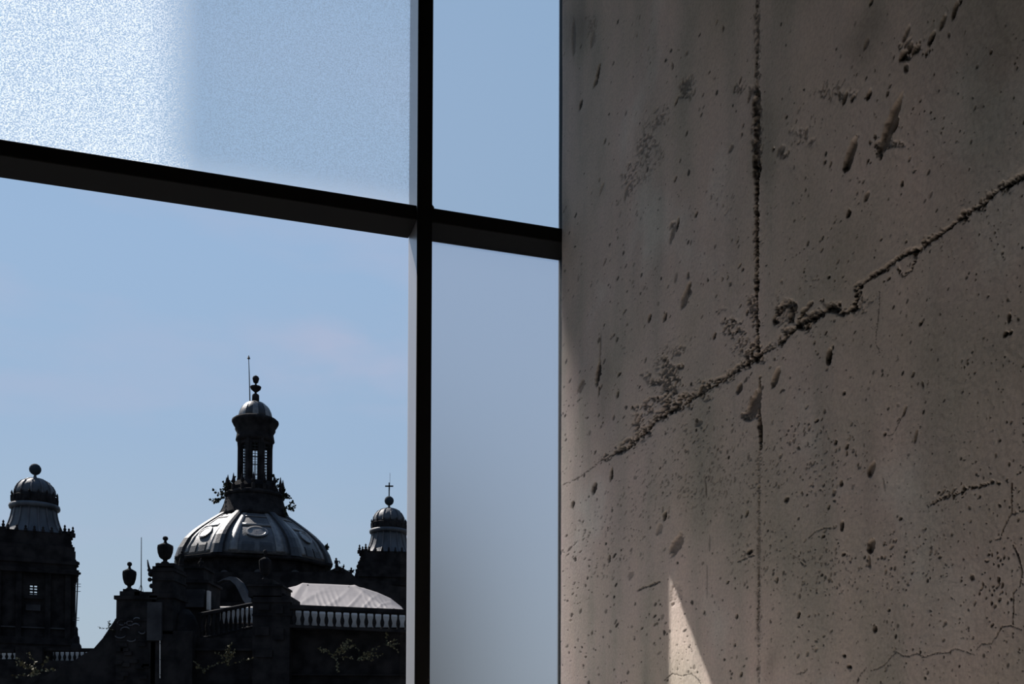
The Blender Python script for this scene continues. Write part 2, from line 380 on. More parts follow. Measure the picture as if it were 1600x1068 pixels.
crack(main2, 1.5, .013, .92, .9, 1.1); rubble(main2[:7], 6, .009, .8, .44, 1.2); rubble(main2[6:], 5.5, .009, .75, .44, 1.2); rubble(main2[6:], 14, .004, .45, .56, .7)
crack([(1403, 418), (1410, 432), (1425, 420), (1432, 398)], 1.2, .008, .75, 1., 1.)
rubble([(1225, 470), (1225, 500)], 16, .004, .4, .54); rubble([(1350, 470)], 20, .004, .4, .55)
rubble([(1182, 0), (1182, 140)], 5, .004, .5, .5); rubble([(1182, 140), (1181, 265)], 8, .008, .7, .46); rubble([(1182, 260), (1183, 450)], 4.5, .006, .6, .48); rubble([(1186, 700), (1185, 1060)], 3, .003, .35, .52)
rubble([(1072, 128), (1068, 148)], 13, .005, .55, .5); rubble([(1035, 180), (1012, 215), (990, 262), (985, 290)], 18, .004, .5, .55); rubble([(925, 30), (928, 60)], 9, .003, .4, .52); rubble([(1160, 135)], 12, .004, .5, .55)
rubble([(1285, 140), (1335, 150)], 12, .005, .5, .54); rubble([(1411, 90), (1434, 74)], 9, .008, .7, .48); rubble([(1250, 205), (1270, 220)], 14, .004, .4, .56); rubble([(1378, 224), (1410, 225)], 9, .005, .5, .52)
rubble([(1180, 622), (1172, 645), (1165, 650)], 10, .010, .7, .42); rubble([(1074, 455), (1070, 475)], 6, .008, .65, .44); rubble([(1052, 350), (1050, 372)], 6, .007, .6, .46)
for q_ in ((905, 40, 26, 60, 4, .55), (1352, 60, 38, 62, 8, .5), (1190, 220, 26, 90, 0, .3), (1204, 1035, 14, 36, 10, .45), (1360, 735, 16, 120, 0, .22), (880, 330, 12, 60, 0, .35), (945, 600, 10, 90, 2, .28), (1185, 850, 7, 260, 0, .25),  # stains, plus soft shade painted where the transom meets the wall
          (1460, 560, 22, 180, 3, .14), (1560, 120, 60, 200, 0, .3), (1290, 720, 30, 200, 0, .1), (1000, 470, 14, 150, 0, .12)): stain_shade(*q_)
# second, shorter line of the formwork
crack([(1450, 788), (1465, 782), (1480, 772), (1500, 769), (1512, 763), (1530, 760), (1555, 753)], 1.3, .007, .75, 1.2)
cluster(1488, 771, 24, 9, 24, 1.8, .006, .8, 40)
crack([(996, 922), (1010, 916), (1032, 908)], 1.4, .008, .7, .6); crack([(1153, 877), (1165, 871), (1180, 866)], 1.0, .006, .7, .5)
# individual pits
for s in [(934, 117, 3, 13, 12, .012, .85), (930, 128, 3, 6, 20, .01, .6), (907, 163, 3, 7, 8, .01, .85), (926, 60, 4, 12, 5, .006, .35), (897, 60, 3, 30, 0, .004, .4),
          (1058, 350, 3, 9, 10, .012, .9), (1050, 364, 4, 13, 15, .009, .55), (1087, 335, 2.5, 4, 0, .01, .95), (1055, 279, 2, 4, 30, .008, .8), (1051, 102, 1.2, 7, -5, .006, .8),
          (1072, 135, 6, 9, 10, .005, .5), (1057, 158, 3, 5, 20, .008, .8), (1120, 35, 1.5, 4, 20, .006, .7), (1130, 44, 1.2, 5, 0, .006, .7), (1172, 148, 3, 10, 20, .008, .6),
          (1156, 125, 2, 6, 25, .006, .7), (1147, 139, 1.4, 5, 10, .006, .7), (940, 295, 3, 7, 25, .006, .35), (978, 300, 3, 12, 15, .006, .45), (1142, 233, 4, 5, 20, .005, .55),
          (1208, 233, 2, 3, 0, .008, .9), (1222, 236, 4, 6, 30, .007, .7), (1226, 243, 3, 4, 0, .007, .7),
          (1328, 244, 8, 23, 22, .016, .72), (1322, 256, 5, 8, 20, .012, .8), (1392, 196, 10, 34, 27, .014, .66), (1399, 195, 7, 10, 15, .022, .98), (1380, 222, 7, 9, 20, .008, .55),
          (1411, 88, 6, 7, 20, .014, .9), (1422, 75, 5, 8, 20, .010, .7), (1434, 76, 5, 6, 20, .010, .75), (1417, 52, 4, 9, 30, .007, .6), (1456, 60, 5, 8, 25, .012, .9), (1474, 34, 5, 10, 20, .007, .6),
          (1492, 18, 4, 12, 18, .009, .75), (1501, 2, 3, 4, 0, .009, .8), (1417, 107, 3, 9, -15, .006, .6), (1354, 68, 4, 7, 15, .006, .5), (1320, 153, 4, 9, 15, .009, .8), (1332, 154, 3, 5, 0, .009, .8),
          (1358, 148, 4, 8, 10, .010, .8), (1388, 146, 2, 4, 20, .008, .8), (1361, 4, 3, 4, 20, .008, .8), (1549, 82, 2.4, 3, 0, .008, .9), (1228, 182, 1.6, 3, -10, .008, .9), (1259, 206, 3, 7, 10, .006, .5),
          (1354, 308, 4, 6, 20, .008, .6), (1326, 334, 4, 5, 0, .010, .95), (1410, 286, 2, 5, 0, .007, .7), (1376, 374, 2, 3, 20, .008, .9), (1415, 377, 2, 3, 0, .008, .9), (1289, 253, 2, 4, 0, .007, .8), (1298, 256, 1.6, 4, 15, .007, .8),
          (1075, 452, 4, 9, 15, .012, .75), (1070, 467, 5, 13, 12, .010, .55), (1056, 433, 2.5, 7, 8, .004, .4), (1075, 430, 1.5, 5, 0, .007, .7), (1015, 497, 2.4, 6.5, 12, .012, .95), (1039, 494, 3, 7, 8, .012, .85),
          (1117, 524, 2, 5, 10, .008, .85), (959, 523, 1.6, 2.5, 0, .008, .8), (1168, 488, 1.4, 5, 0, .008, .8), (935, 585, 4, 16, 6, .012, .9), (938, 545, 1.2, 32, 1, .006, .5), (936, 610, 1.4, 8, 2, .006, .7),
          (908, 604, 5, 9, 18, .008, .6), (968, 584, 3, 3, 20, .009, .9), (965, 616, 2.4, 6, 0, .009, .9), (1155, 606, 5, 8, 10, .013, .8), (1178, 630, 9, 18, 22, .016, .72), (1168, 647, 6, 8, 40, .010, .6),
          (1212, 590, 6, 13, 18, .014, .7), (1188, 672, 2.6, 26, -2, .016, .9), (1092, 660, 6, 5, 30, .007, .5), (955, 741, 2.4, 9, 8, .012, .9), (928, 763, 4, 9, 12, .014, .9), (895, 788, 3, 6, 8, .012, .9),
          (1296, 556, 4, 14, 2, .016, .9), (1276, 657, 3, 3, 0, .012, .95), (1438, 505, 2.5, 3, 30, .01, .95), (1388, 435, 3, 3, 0, .01, .95), (1380, 439, 2, 2, 0, .01, .95), (1577, 496, 2.5, 7, 0, .01, .85),
          (1571, 522, 3, 4, 20, .012, .95), (1579, 519, 3, 3, 20, .012, .95), (1296, 433, 1.8, 3, 0, .01, .9), (1361, 733, 5, 11, 14, .012, .55), (1431, 680, 2.5, 10, 12, .008, .45), (1414, 641, 1.8, 8, 22, .008, .8),
          (1382, 678, 2.4, 3, 0, .01, .95), (1306, 691, 1.8, 4, 10, .01, .9), (1319, 614, 2, 3, 0, .01, .9), (1441, 600, 1.6, 7, -14, .006, .6), (1426, 585, 2, 4, 20, .007, .7), (1324, 697, 2, 4, 15, .01, .8),
          (1039, 806, 3, 9, 10, .014, .95), (1030, 826, 5, 10, 12, .007, .35), (1057, 851, 9, 16, 28, .013, .55), (952, 872, 2.4, 6, 0, .012, .8), (985, 898, 5, 7, 30, .005, .4), (1103, 765, 1.2, 16, -4, .005, .6),
          (1108, 848, 1.3, 14, 0, .004, .45), (1104, 905, 1.2, 30, 0, .003, .35), (1057, 929, 9, 19, 4, .005, .10), (1170, 862, 4, 4, 30, .012, .95), (1228, 780, 2, 4, 20, .01, .8), (1167, 802, 1.6, 5, 15, .01, .8),
          (1137, 909, 2, 3, 25, .01, .95), (1151, 963, 2, 4, 5, .01, .95), (1148, 1007, 1.6, 3, 0, .01, .9), (1158, 1053, 2, 4, 15, .01, .95), (1100, 956, 1.6, 3, 10, .01, .9), (925, 988, 1.4, 4, 12, .006, .8), (915, 1026, 1.6, 2, 0, .006, .8),
          (1361, 852, 6, 11, 8, .013, .62), (1359, 878, 3, 11, -4, .006, .4), (1316, 821, 2.4, 7, 4, .014, .95), (1248, 960, 1.8, 5, 6, .012, .95), (1367, 982, 3.2, 6, 0, .012, .75), (1407, 810, 2.4, 2.4, 0, .012, .95),
          (1318, 866, 2.4, 2.4, 0, .012, .95), (1287, 837, 2, 2.4, 0, .012, .9), (1315, 755, 2.4, 5, -10, .012, .85), (1303, 770, 3, 5, 10, .006, .45), (1295, 792, 1.8, 5, 16, .009, .9), (1230, 780, 3, 5, 12, .009, .7), (1389, 952, 2.2, 3, 0, .01, .95),
          (1520, 690+212, 3, 5, -10, .006, .4), (1561, 905, 2, 4, -10, .01, .9), (1506, 762, 2, 4, 0, .012, .95), (1319, 1024, 2, 3, -20, .01, .9), (1327, 1041, 3, 4, -30, .01, .85), (1381, 757, 1.2, 15, -8, .004, .5), (1214, 905, 2, 6, 0, .008, .7)]:
    spot(*s)
cluster(1057, 930, 9, 19, 60, 1.8, .007, .12, 10)          # broken-out patch in the sun
cluster(1075, 135, 14, 18, 34, 1.3, .004, .5, 15); cluster(1025, 190, 16, 14, 26, 1.2, .004, .45, 15); cluster(1015, 240, 22, 26, 60, 1.3, .004, .45, 15); cluster(1000, 270, 22, 16, 40, 1.2, .004, .4)
cluster(926, 45, 8, 22, 26, 1.2, .003, .4, 10); cluster(1000, 60, 30, 50, 20, 1.3, .003, .4, 15); cluster(1300, 140, 30, 14, 26, 1.6, .005, .6); cluster(1430, 75, 26, 16, 26, 1.8, .006, .6, 30); cluster(1250, 200, 40, 30, 20, 1.6, .005, .6)
cluster(1380, 222, 24, 12, 24, 1.6, .005, .5, 20); cluster(1222, 238, 10, 10, 12, 2., .006, .6); cluster(1115, 330, 40, 40, 20, 1.2, .004, .5); cluster(975, 330, 24, 24, 20, 1.4, .004, .4)
cluster(1100, 720, 110, 60, 260, 1.2, .004, .5, 10); cluster(1270, 720, 90, 60, 130, 1.3, .004, .6, 10); cluster(1080, 780, 120, 40, 160, 1.2, .004, .5, 10)
cluster(1290, 890, 70, 40, 110, 1.2, .004, .6, 5); cluster(1200, 870, 60, 60, 110, 1.2, .004, .55, 5); cluster(1420, 880, 60, 50, 50, 1.3, .004, .65); cluster(950, 850, 60, 60, 90, 1.1, .004, .45); cluster(1560, 900, 30, 50, 30, 1.5, .005, .7)
# hairline cracks
for p in ([(1360, 1047), (1370, 1045), (1382, 1038), (1392, 1026), (1401, 1017), (1410, 1024), (1420, 1025), (1432, 1020), (1446, 1026), (1462, 1020), (1480, 1019), (1493, 1013), (1508, 1017), (1522, 1023)],
          [(1525, 1014), (1533, 1006), (1548, 1005), (1556, 995), (1566, 978), (1580, 977), (1597, 984)], [(1583, 975), (1584, 950), (1584, 925), (1594, 915), (1598, 893), (1592, 868), (1583, 850)],
          [(1582, 755), (1582, 800), (1572, 818), (1563, 841), (1555, 843)], [(1582, 804), (1600, 796)], [(1373, 455), (1373, 480), (1370, 505), (1367, 535), (1374, 552)], [(1414, 640), (1404, 660), (1395, 678), (1385, 680)],
          [(1038, 1062), (1050, 1052), (1066, 1056), (1080, 1052), (1090, 1060), (1096, 1070)], [(1263, 840), (1275, 829), (1290, 824), (1306, 825)], [(1340, 1060), (1346, 1050), (1352, 1045)], [(1246, 1052), (1256, 1050), (1262, 1044)]):
    crack(p, .75, .003, .75, .35, .4, 1.1)
H[:, :3] = 0; H[:2] = 0; H[-2:] = 0
D = np.clip(D*1.12, 0, 1)
for k_ in (1,):
    ST = np.clip(ST, 0, 1)
# positions
Uv = np.array(U); Vv = np.array(V)
nz_, nv = H.shape; na = len(arc)
P = np.zeros((nz_, nv+na, 3), np.float32)
P[:, :nv, :] = (WU - H)[..., None]*Uv*1.0 + VV[..., None]*Vv
# height is towards the room: u decreases for positive height, a pit goes deeper (u grows)
P[:, :nv, 2] = ZZ
edge = .006*(fbm(Z*6, Z*0+.3, 91, 4)-.45)
Hl = H[:, -1]
for k, (v, du) in enumerate(arc):
    f = 1-k/(na-1)
    P[:, nv+k, :] = (WU+du-Hl*f)[:, None]*Uv + (v-abs(edge)*(1 if k > 4 else .3))[:, None]*Vv
    P[:, nv+k, 2] = Z
DD = np.zeros((nz_, nv+na), np.float32); DD[:, :nv] = D; SS = np.zeros_like(DD); SS[:, :nv] = ST; SS[:, nv:] = ST[:, -1:]
def conc_mat():
    global nt
    m = bpy.data.materials.new('board_marked_concrete'); m.use_nodes = True; nt = m.node_tree; b = nt.nodes['Principled BSDF']
    b.inputs['Roughness'].default_value = .8; b.inputs['Specular IOR Level'].default_value = .18
    t = N('ShaderNodeTexCoord')
    def noise(sc, det, st=(1, 1, 1), lo=(0, 0, 0)):
        q = N('ShaderNodeMapping'); L(t.outputs['Object'], q.inputs[0]); q.inputs['Scale'].default_value = st; q.inputs['Location'].default_value = lo
        n = N('ShaderNodeTexNoise'); L(q.outputs[0], n.inputs[0]); n.inputs['Scale'].default_value = sc; n.inputs['Detail'].default_value = det; return n.outputs[0]
    r = N('ShaderNodeValToRGB'); L(noise(2.0, 6), r.inputs[0]); ramp(r, [(.34, (.43, .39, .335)), (.48, (.53, .465, .41)), (.58, (.56, .48, .435)), (.7, (.64, .60, .555))])
    r2 = N('ShaderNodeValToRGB'); L(noise(5, 5, (1, 1, .16), (3, 1, 0)), r2.inputs[0]); ramp(r2, [(.34, (.80, .82, .79)), (.5, (.98, .96, .94)), (.66, (1.08, 1.03, 1.0))])
    r3 = N('ShaderNodeValToRGB'); L(noise(110, 4), r3.inputs[0]); ramp(r3, [(.3, (.86, .86, .86)), (.6, (1.04, 1.04, 1.04))])
    m1 = N('ShaderNodeMix', data_type='RGBA', blend_type='MULTIPLY'); m1.inputs[0].default_value = 1; L(r.outputs[0], m1.inputs[6]); L(r2.outputs[0], m1.inputs[7])
    m2 = N('ShaderNodeMix', data_type='RGBA', blend_type='MULTIPLY'); m2.inputs[0].default_value = 1; L(m1.outputs[2], m2.inputs[6]); L(r3.outputs[0], m2.inputs[7])
    a2 = N('ShaderNodeAttribute', attribute_name='stain_shade'); m5 = N('ShaderNodeMix', data_type='RGBA', blend_type='MULTIPLY'); L(a2.outputs['Fac'], m5.inputs[0]); L(m2.outputs[2], m5.inputs[6]); m5.inputs[7].default_value = (.42, .43, .42, 1); m2 = m5
    a = N('ShaderNodeAttribute', attribute_name='dirt_shade')  # dirt plus the shade inside pits and cracks, put into the colour
    m3 = N('ShaderNodeMix', data_type='RGBA'); L(a.outputs['Fac'], m3.inputs[0]); L(m2.outputs[2], m3.inputs[6]); m3.inputs[7].default_value = (.028, .021, .016, 1)
    L(m3.outputs[2], b.inputs['Base Color'])
    bp = N('ShaderNodeBump'); L(noise(70, 5), bp.inputs['Height']); bp.inputs['Strength'].default_value = .35; bp.inputs['Distance'].default_value = .006; L(bp.outputs[0], b.inputs['Normal'])
    return m
M['concrete'] = conc_mat()
wr = thing('wall_right', uvz(WU, DF, 0), None, None); tag(wr, 'rough cast concrete wall with cracked joints and a wedge of sun', kind='structure')
core = MB().ubox(WU+.055, WU+.4, -3.2, DF-.03, 0, ZT).build('wall_core', M['room'], wr)
JV = int(np.argmin(abs(Vc-vpx(VJ)))); JZ = int(np.searchsorted(Z, vz(1300, 478)[1]))
# row index of the pour line follows its wiggle
ml = main + [(1225, 531), (1262, 500), (1300, 478), (1320, 487), (1340, 465), (1362, 431), (1400, 405), (1432, 392), (1464, 369), (1500, 341), (1530, 322), (1560, 297), (1604, 272)]
lv = [vz(*p) for p in ml][::-1]
zline = np.interp(Vc, [a[0] for a in lv], [a[1] for a in lv]); zline = np.append(zline, [zline[-1]]*na)
def panel(c0, c1, upper):
    rows = np.searchsorted(Z, zline)
    ii, jj = np.meshgrid(np.arange(nz_-1), np.arange(c0, c1), indexing='ij')
    msk = (ii >= rows[jj]) if upper else (ii < rows[jj])
    ii = ii[msk]; jj = jj[msk]; w = nv+na
    q = np.stack([ii*w+jj, (ii+1)*w+jj, (ii+1)*w+jj+1, ii*w+jj+1], 1)
    ids, inv = np.unique(q.ravel(), return_inverse=True)
    co = P.reshape(-1, 3)[ids] - np.array(wr.location, np.float32); di = DD.ravel()[ids]
    me = bpy.data.meshes.new('concrete_panel'); me.vertices.add(len(ids)); me.vertices.foreach_set('co', co.ravel().astype(np.float32))
    nf = len(q); me.loops.add(nf*4); me.loops.foreach_set('vertex_index', inv.ravel().astype(np.int32))
    me.polygons.add(nf); me.polygons.foreach_set('loop_start', np.arange(0, nf*4, 4, dtype=np.int32))
    me.update(calc_edges=True); me.validate()
    at_ = me.attributes.new('dirt_shade', 'FLOAT', 'POINT'); at_.data.foreach_set('value', di); a2_ = me.attributes.new('stain_shade', 'FLOAT', 'POINT'); a2_.data.foreach_set('value', SS.ravel()[ids])
    me.materials.append(M['concrete']); me.shade_smooth()
    o = bpy.data.objects.new('concrete_panel', me); COL.objects.link(o); o.parent = wr; return o
panel(JV, nv+na-1, True); panel(0, JV, True); panel(JV, nv+na-1, False); panel(0, JV, False)

# ================================================================== OUTSIDE
GZ = -8.0
tag(MB().box((0, 110, GZ-.25), (500, 205, .5)).build('ground', M['ground']), kind='structure')
def K(Y): return Y/F
def ring_angles(off=16):
    a = [-27, 27, 63, 117, 153, 207, 243, 297]
    return [math.radians(x+off) for x in a]

# ---------------- main dome
Y = 110.0; k = K(Y); c = at(397, 885, Y); cx, cz = c.x, c.z
def zy(y, Y, x=397): return at(x, y, Y).z
dome = thing('cathedral_dome', (cx, Y, GZ), 'great ribbed cathedral dome with glazed panels, the largest dome', 'dome')
prof = [(123, 884), (118, 870), (109, 855), (99, 844), (88, 835), (76, 826), (62, 816), (50, 808)]
def pr(y):
    ys = [p[1] for p in prof]; rs = [p[0] for p in prof]
    return float(np.interp(y, ys[::-1], rs[::-1]))*k
ANG = ring_angles()
def pang(a, r, z): return Vector((cx + r*math.sin(a), Y - r*math.cos(a), z))
ylev = [884, 877, 870, 863, 855, 848, 841, 834, 827, 820, 814, 808]
for s in range(8):
    a0, a1 = ANG[s], ANG[(s+1) % 8]
    if a1 < a0: a1 += 2*PI
    def pt(t, y, out=0.):              # softened octagon: slightly bowed face
        r = pr(y); a = a0+(a1-a0)*t; am = (a0+a1)/2
        flat = math.cos((a1-a0)/2)/math.cos(a-am); rr = r*(.72+.28*flat) + out
        return pang(a, rr, zy(y, Y))
    def strip(t0, t1, y0, y1, out, nt_=6):
        ys = [y0] + [q for q in ylev if y1 < q < y0] + [y1]; vs = []; fs = []
        n = nt_+1
        for q in ys:
            for i in range(n): vs.append(pt(t0+(t1-t0)*i/nt_, q, out))
        m = len(ys)
        for j in range(m-1):
            for i in range(nt_): fs.append((j*n+i, j*n+i+1, (j+1)*n+i+1, (j+1)*n+i))
        # skirt back into the shell
        b = len(vs)
        rim = [(0, i) for i in range(n)] + [(j, nt_) for j in range(1, m)] + [(m-1, i) for i in range(nt_-1, -1, -1)] + [(j, 0) for j in range(m-2, 0, -1)]
        for j, i in rim: vs.append(pt(t0+(t1-t0)*i/nt_, ys[j], out-.22))
        for q in range(len(rim)):
            q2 = (q+1) % len(rim); j, i = rim[q]; j2, i2 = rim[q2]
            fs.append((b+q, b+q2, j2*n+i2, j*n+i))
        return vs, fs
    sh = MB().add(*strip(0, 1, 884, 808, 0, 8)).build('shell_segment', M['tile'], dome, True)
    if s in (3, 4, 5): continue
    bd = MB()
    for t0, t1 in ((.14, .25), (.75, .86)): bd.add(*strip(t0, t1, 880, 811, .10, 2))
    bd.add(*strip(.25, .75, 838, 833, .10)); bd.add(*strip(.25, .75, 820, 818, .10))
    bd.build('tile_band', M['tile_band'], sh, True)
    md = MB(); vs = []; fs = []; ang = 20       # round medallion
    for rr, oo in ((1, -.1), (1, .2), (.8, .22), (.72, .14), (.05, .14)):
        for i in range(ang):
            th = 2*PI*i/ang; vs.append(pt(.5+.17*rr*math.cos(th), 848-9.5*rr*math.sin(th), oo))
    for j in range(4):
        for i in range(ang): fs.append((j*ang+i, j*ang+(i+1) % ang, (j+1)*ang+(i+1) % ang, (j+1)*ang+i))
    md.add(vs, fs).build('medallion', M['tile_band'], sh)
    for t0, t1 in ((.30, .46), (.54, .70)):
        MB().add(*strip(t0, t1, 880, 866, .08, 2)).build('lower_panel', M['tile_dark'], sh)
for a in ANG:
    rb = MB(); pts = [pang(a, pr(y)+.05, zy(y, Y)) for y in ylev]
    t = Vector((math.cos(a), math.sin(a), 0)); n = Vector((math.sin(a), -math.cos(a), 0))
    vs = []; fs = []
    for i, p in enumerate(pts):
        w = .62-.3*i/len(pts)
        for du, dn in ((-w, -.3), (-w, .22), (-.4*w, .36), (.4*w, .36), (w, .22), (w, -.3)): vs.append(p+t*du+n*dn)
    for j in range(len(pts)-1):
        for q in range(5): fs.append((j*6+q, j*6+q+1, (j+1)*6+q+1, (j+1)*6+q))
    rb.add(vs, fs).build('rib', M['tile_dark'], dome)
def L8(y0r, mt, name, par, n=None, smooth=False, ph=0, cxx=cx, YY=Y, angs=None):
    return MB().lathe((cxx, YY, 0), [(r*YY/F, zy(y, YY, 397)) for r, y in y0r], n or 8, ph, angs).build(name, mt, par, smooth)
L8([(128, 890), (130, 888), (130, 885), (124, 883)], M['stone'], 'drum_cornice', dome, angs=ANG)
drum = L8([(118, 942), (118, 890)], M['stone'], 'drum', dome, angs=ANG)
# drum windows, volute buttresses
for s, (xx, ww) in enumerate(((352, 12), (405, 14), (462, 12))):
    f = MB(); p0 = at(xx, 905, Y-8.2)
    w = ww*k/2; h = 22*k
    pts = [(p0.x-w, p0.z-h/2), (p0.x+w, p0.z-h/2), (p0.x+w, p0.z+h/3)] + [(p0.x+w*math.cos(t), p0.z+h/3+w*math.sin(t)) for t in np.linspace(.3, PI-.3, 7)] + [(p0.x-w, p0.z+h/3)]
    f.prism(pts, Y-8.6, Y-6.5).build('drum_window', M['tile_dark'], drum)
cv = [(352, 906), (362, 902), (372, 903), (380, 910), (386, 921), (392, 934), (400, 944)]
up = [at(x, y, 97) for x, y in cv]; lo = [at(x-9, y+5, 97) for x, y in cv[::-1]]
MB().prism([(p.x, p.z) for p in up+lo], 96.2, 97.3).build('volute_buttress', M['stone_grey'], dome)
# skirt below the lantern
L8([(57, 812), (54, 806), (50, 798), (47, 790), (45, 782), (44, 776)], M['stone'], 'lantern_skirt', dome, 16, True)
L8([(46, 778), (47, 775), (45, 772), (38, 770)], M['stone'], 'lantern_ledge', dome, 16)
for i in range(16):                      # ring of little obelisk finials round the lantern
    a = 2*PI*(i+.5)/16; p = pang(a, 43*k, zy(772, Y))
    MB().lathe(p, [(.18, 0), (.2, .5), (.1, .6), (.22, .85), (.14, 1.1), (.03, 1.7)], 8).build('finial', M['stone'], dome)
# lantern
lan = L8([(38, 772), (37, 764), (33, 758), (31, 755)], M['stone'], 'lantern_base', dome, 16)
L8([(8, 808), (36, 770)], M['stone'], 'lantern_well', dome, 16)
VA = math.atan2(-cx, Y)
pz0, pz1 = zy(760, Y), zy(688, Y)
for i in range(8):
    a = 2*PI*(i+.5)/8+VA; p = pang(a, 24.0*k, 0)
    pc = MB().box((p.x, p.y, (pz0+pz1)/2), (10.0*k, 5.5*k, pz1-pz0), a)
    q = pang(a, 26.5*k, 0); pc.lathe((q.x, q.y, 0), [(2.9*k, pz0), (2.9*k, pz0+.5), (2.2*k, pz0+.7), (2.0*k, pz1-.9), (2.4*k, pz1-.7), (3.2*k, pz1)], 10)
    pc.build('lantern_pier', M['stone'], dome)
    a2 = 2*PI*i/8+VA; n = Vector((math.sin(a2), -math.cos(a2), 0)); t = Vector((math.cos(a2), math.sin(a2), 0)); ctr = Vector((cx, Y, 0)) + n*22.5*k
    g = MB(); hw = 5.8*k; zb, zt_ = zy(768, Y), zy(697, Y)
    for u_ in (-.45, -.02, .42): g.tube([ctr+t*u_*hw*2+Vector((0, 0, zb)), ctr+t*u_*hw*2+Vector((0, 0, zt_))], .035, 4)
    for j in range(17):
        z = zb+(zt_-zb)*j/16; g.tube([ctr-t*hw+Vector((0, 0, z)), ctr+t*hw+Vector((0, 0, z))], .075 if j % 6 == 5 else .04, 4)
    g.build('window_grille', M['iron'], dome)
    hd = MB().box(ctr+Vector((0, 0, (zt_+pz1+.3)/2)), (hw*2.4, .4, pz1+.3-zt_), a2).build('window_head', M['stone'], dome)
L8([(27, 692), (30, 689), (29, 684), (28, 678), (31, 673), (31, 669), (34, 665), (36, 661), (36, 658), (33, 655.5), (29, 654)], M['stone'], 'lantern_cornice', dome, 24, True)
cup = L8([(26, 655), (25.6, 650), (24, 644), (21.5, 639), (18, 634), (13, 630), (7, 627.5), (5, 627)], M['tile_dark'], 'lantern_cupola', dome, 24, True)
for i in range(8):
    a = 2*PI*i/8+VA; vs = []; fs = []; ys = [654, 650, 645, 640, 636, 632]; rs = [26, 25.4, 24.2, 22, 19.6, 15.6]
    for y_, r_ in zip(ys, rs):
        w = .26*(1-.0*i)
        for da in (-.17, 0, .17): vs.append(pang(a+da, (r_+.5)*k, zy(y_, Y)))
    for j in range(5):
        for q in range(2): fs.append((j*3+q, j*3+q+1, (j+1)*3+q+1, (j+1)*3+q))
    MB().add(vs, fs).build('cupola_panel', M['tile_band'], cup, True)
L8([(5.8, 629), (5.6, 618), (4.6, 616), (2, 614.5), (1.6, 613), (4, 611), (7.5, 608), (8.8, 604.5), (8.2, 603.5), (2, 602.5), (1.3, 599), (3.6, 597.5), (4.6, 594), (5.4, 591), (3.8, 588), (.3, 586)], M['stone'], 'urn_finial', dome, 12, True)
rod = thing('lightning_rod', at(391, 640, Y-.5), 'thin lightning rod standing beside the topmost dome finial', 'rod')
MB().tube([at(391, 642, Y-.4), at(390, 600, Y-.4), at(388.6, 559, Y-.4)], .075, 5, .04).build('rod', M['iron'], rod)
MB().lathe(at(388.6, 560, Y-.4), [(.02, -.1), (.17, 0), (.03, .35)], 6).build('tip', M['iron'], rod)

# ---------------- shrubs growing on masonry
def leaf(mb, p, d, s):
    d = d.normalized(); a = d.cross(Vector((random.gauss(0, 1), random.gauss(0, 1), random.gauss(0, 1)))).normalized()*s*.35
    mb.add([p, p+d*s*.5+a, p+d*s, p+d*s*.5-a], [(0, 1, 2, 3)])
def shrub(name, root, dirs, ln, n, lsz, label, cat, group=None, mt='leaf_dark', stem=.05, droop=.0):
    o = thing(name, root, label, cat, group)
    st = MB(); lf = MB()
    for i in range(n):
        d = (dirs + Vector((random.gauss(0, .5), random.gauss(0, .4), random.gauss(0, .4)))).normalized()
        l = ln*random.uniform(.5, 1.05); pts = [Vector(root)]
        for j in range(5):
            d = (d+Vector((random.gauss(0, .18), random.gauss(0, .18), random.gauss(0, .18)-droop))).normalized(); pts.append(pts[-1]+d*l/5)
            for q in range(1 if j < 2 else 5): leaf(lf, pts[-1]-d*random.random()*l/5, d+Vector((random.gauss(0, .9), random.gauss(0, .9), random.gauss(0, .9))), lsz*random.uniform(.6, 1.3))
        st.tube(pts, stem, 4, stem*.3)
    st.build('stem', M['leaf_dark'], o)
    tag(lf.build('leaves', M[mt], o), kind='stuff')
    return o
g = 'shrubs sprouting round the lantern foot'
shrub('wild_shrub', at(351, 778, Y-1), Vector((-1, 0, .35)), 2.3, 6, .34, 'spindly shrub jutting left from foot of the lantern', 'shrub', g)
shrub('wild_shrub', at(362, 764, Y-1), Vector((-.4, 0, 1)), 1.5, 5, .30, 'upright twiggy shrub at lantern foot, left of the windows', 'shrub', g)
shrub('wild_shrub', at(428, 760, Y-1), Vector((.5, 0, 1)), 1.6, 5, .32, 'upright twiggy shrub at lantern foot, right of the windows', 'shrub', g)
shrub('wild_shrub', at(443, 794, Y-1), Vector((1, 0, .1)), 1.5, 5, .34, 'low sprig poking right below the lantern ledge', 'shrub', g)
shrub('wild_shrub', at(440, 776, Y-1), Vector((1, 0, .35)), 1.0, 4, .34, 'small sprig beside right finials of the lantern', 'shrub', g)
shrub('wild_shrub', at(507, 862, Y-1), Vector((.5, 0, .7)), 1.1, 5, .3, 'tiny bush sprouting on lower right flank of the great dome', 'shrub')

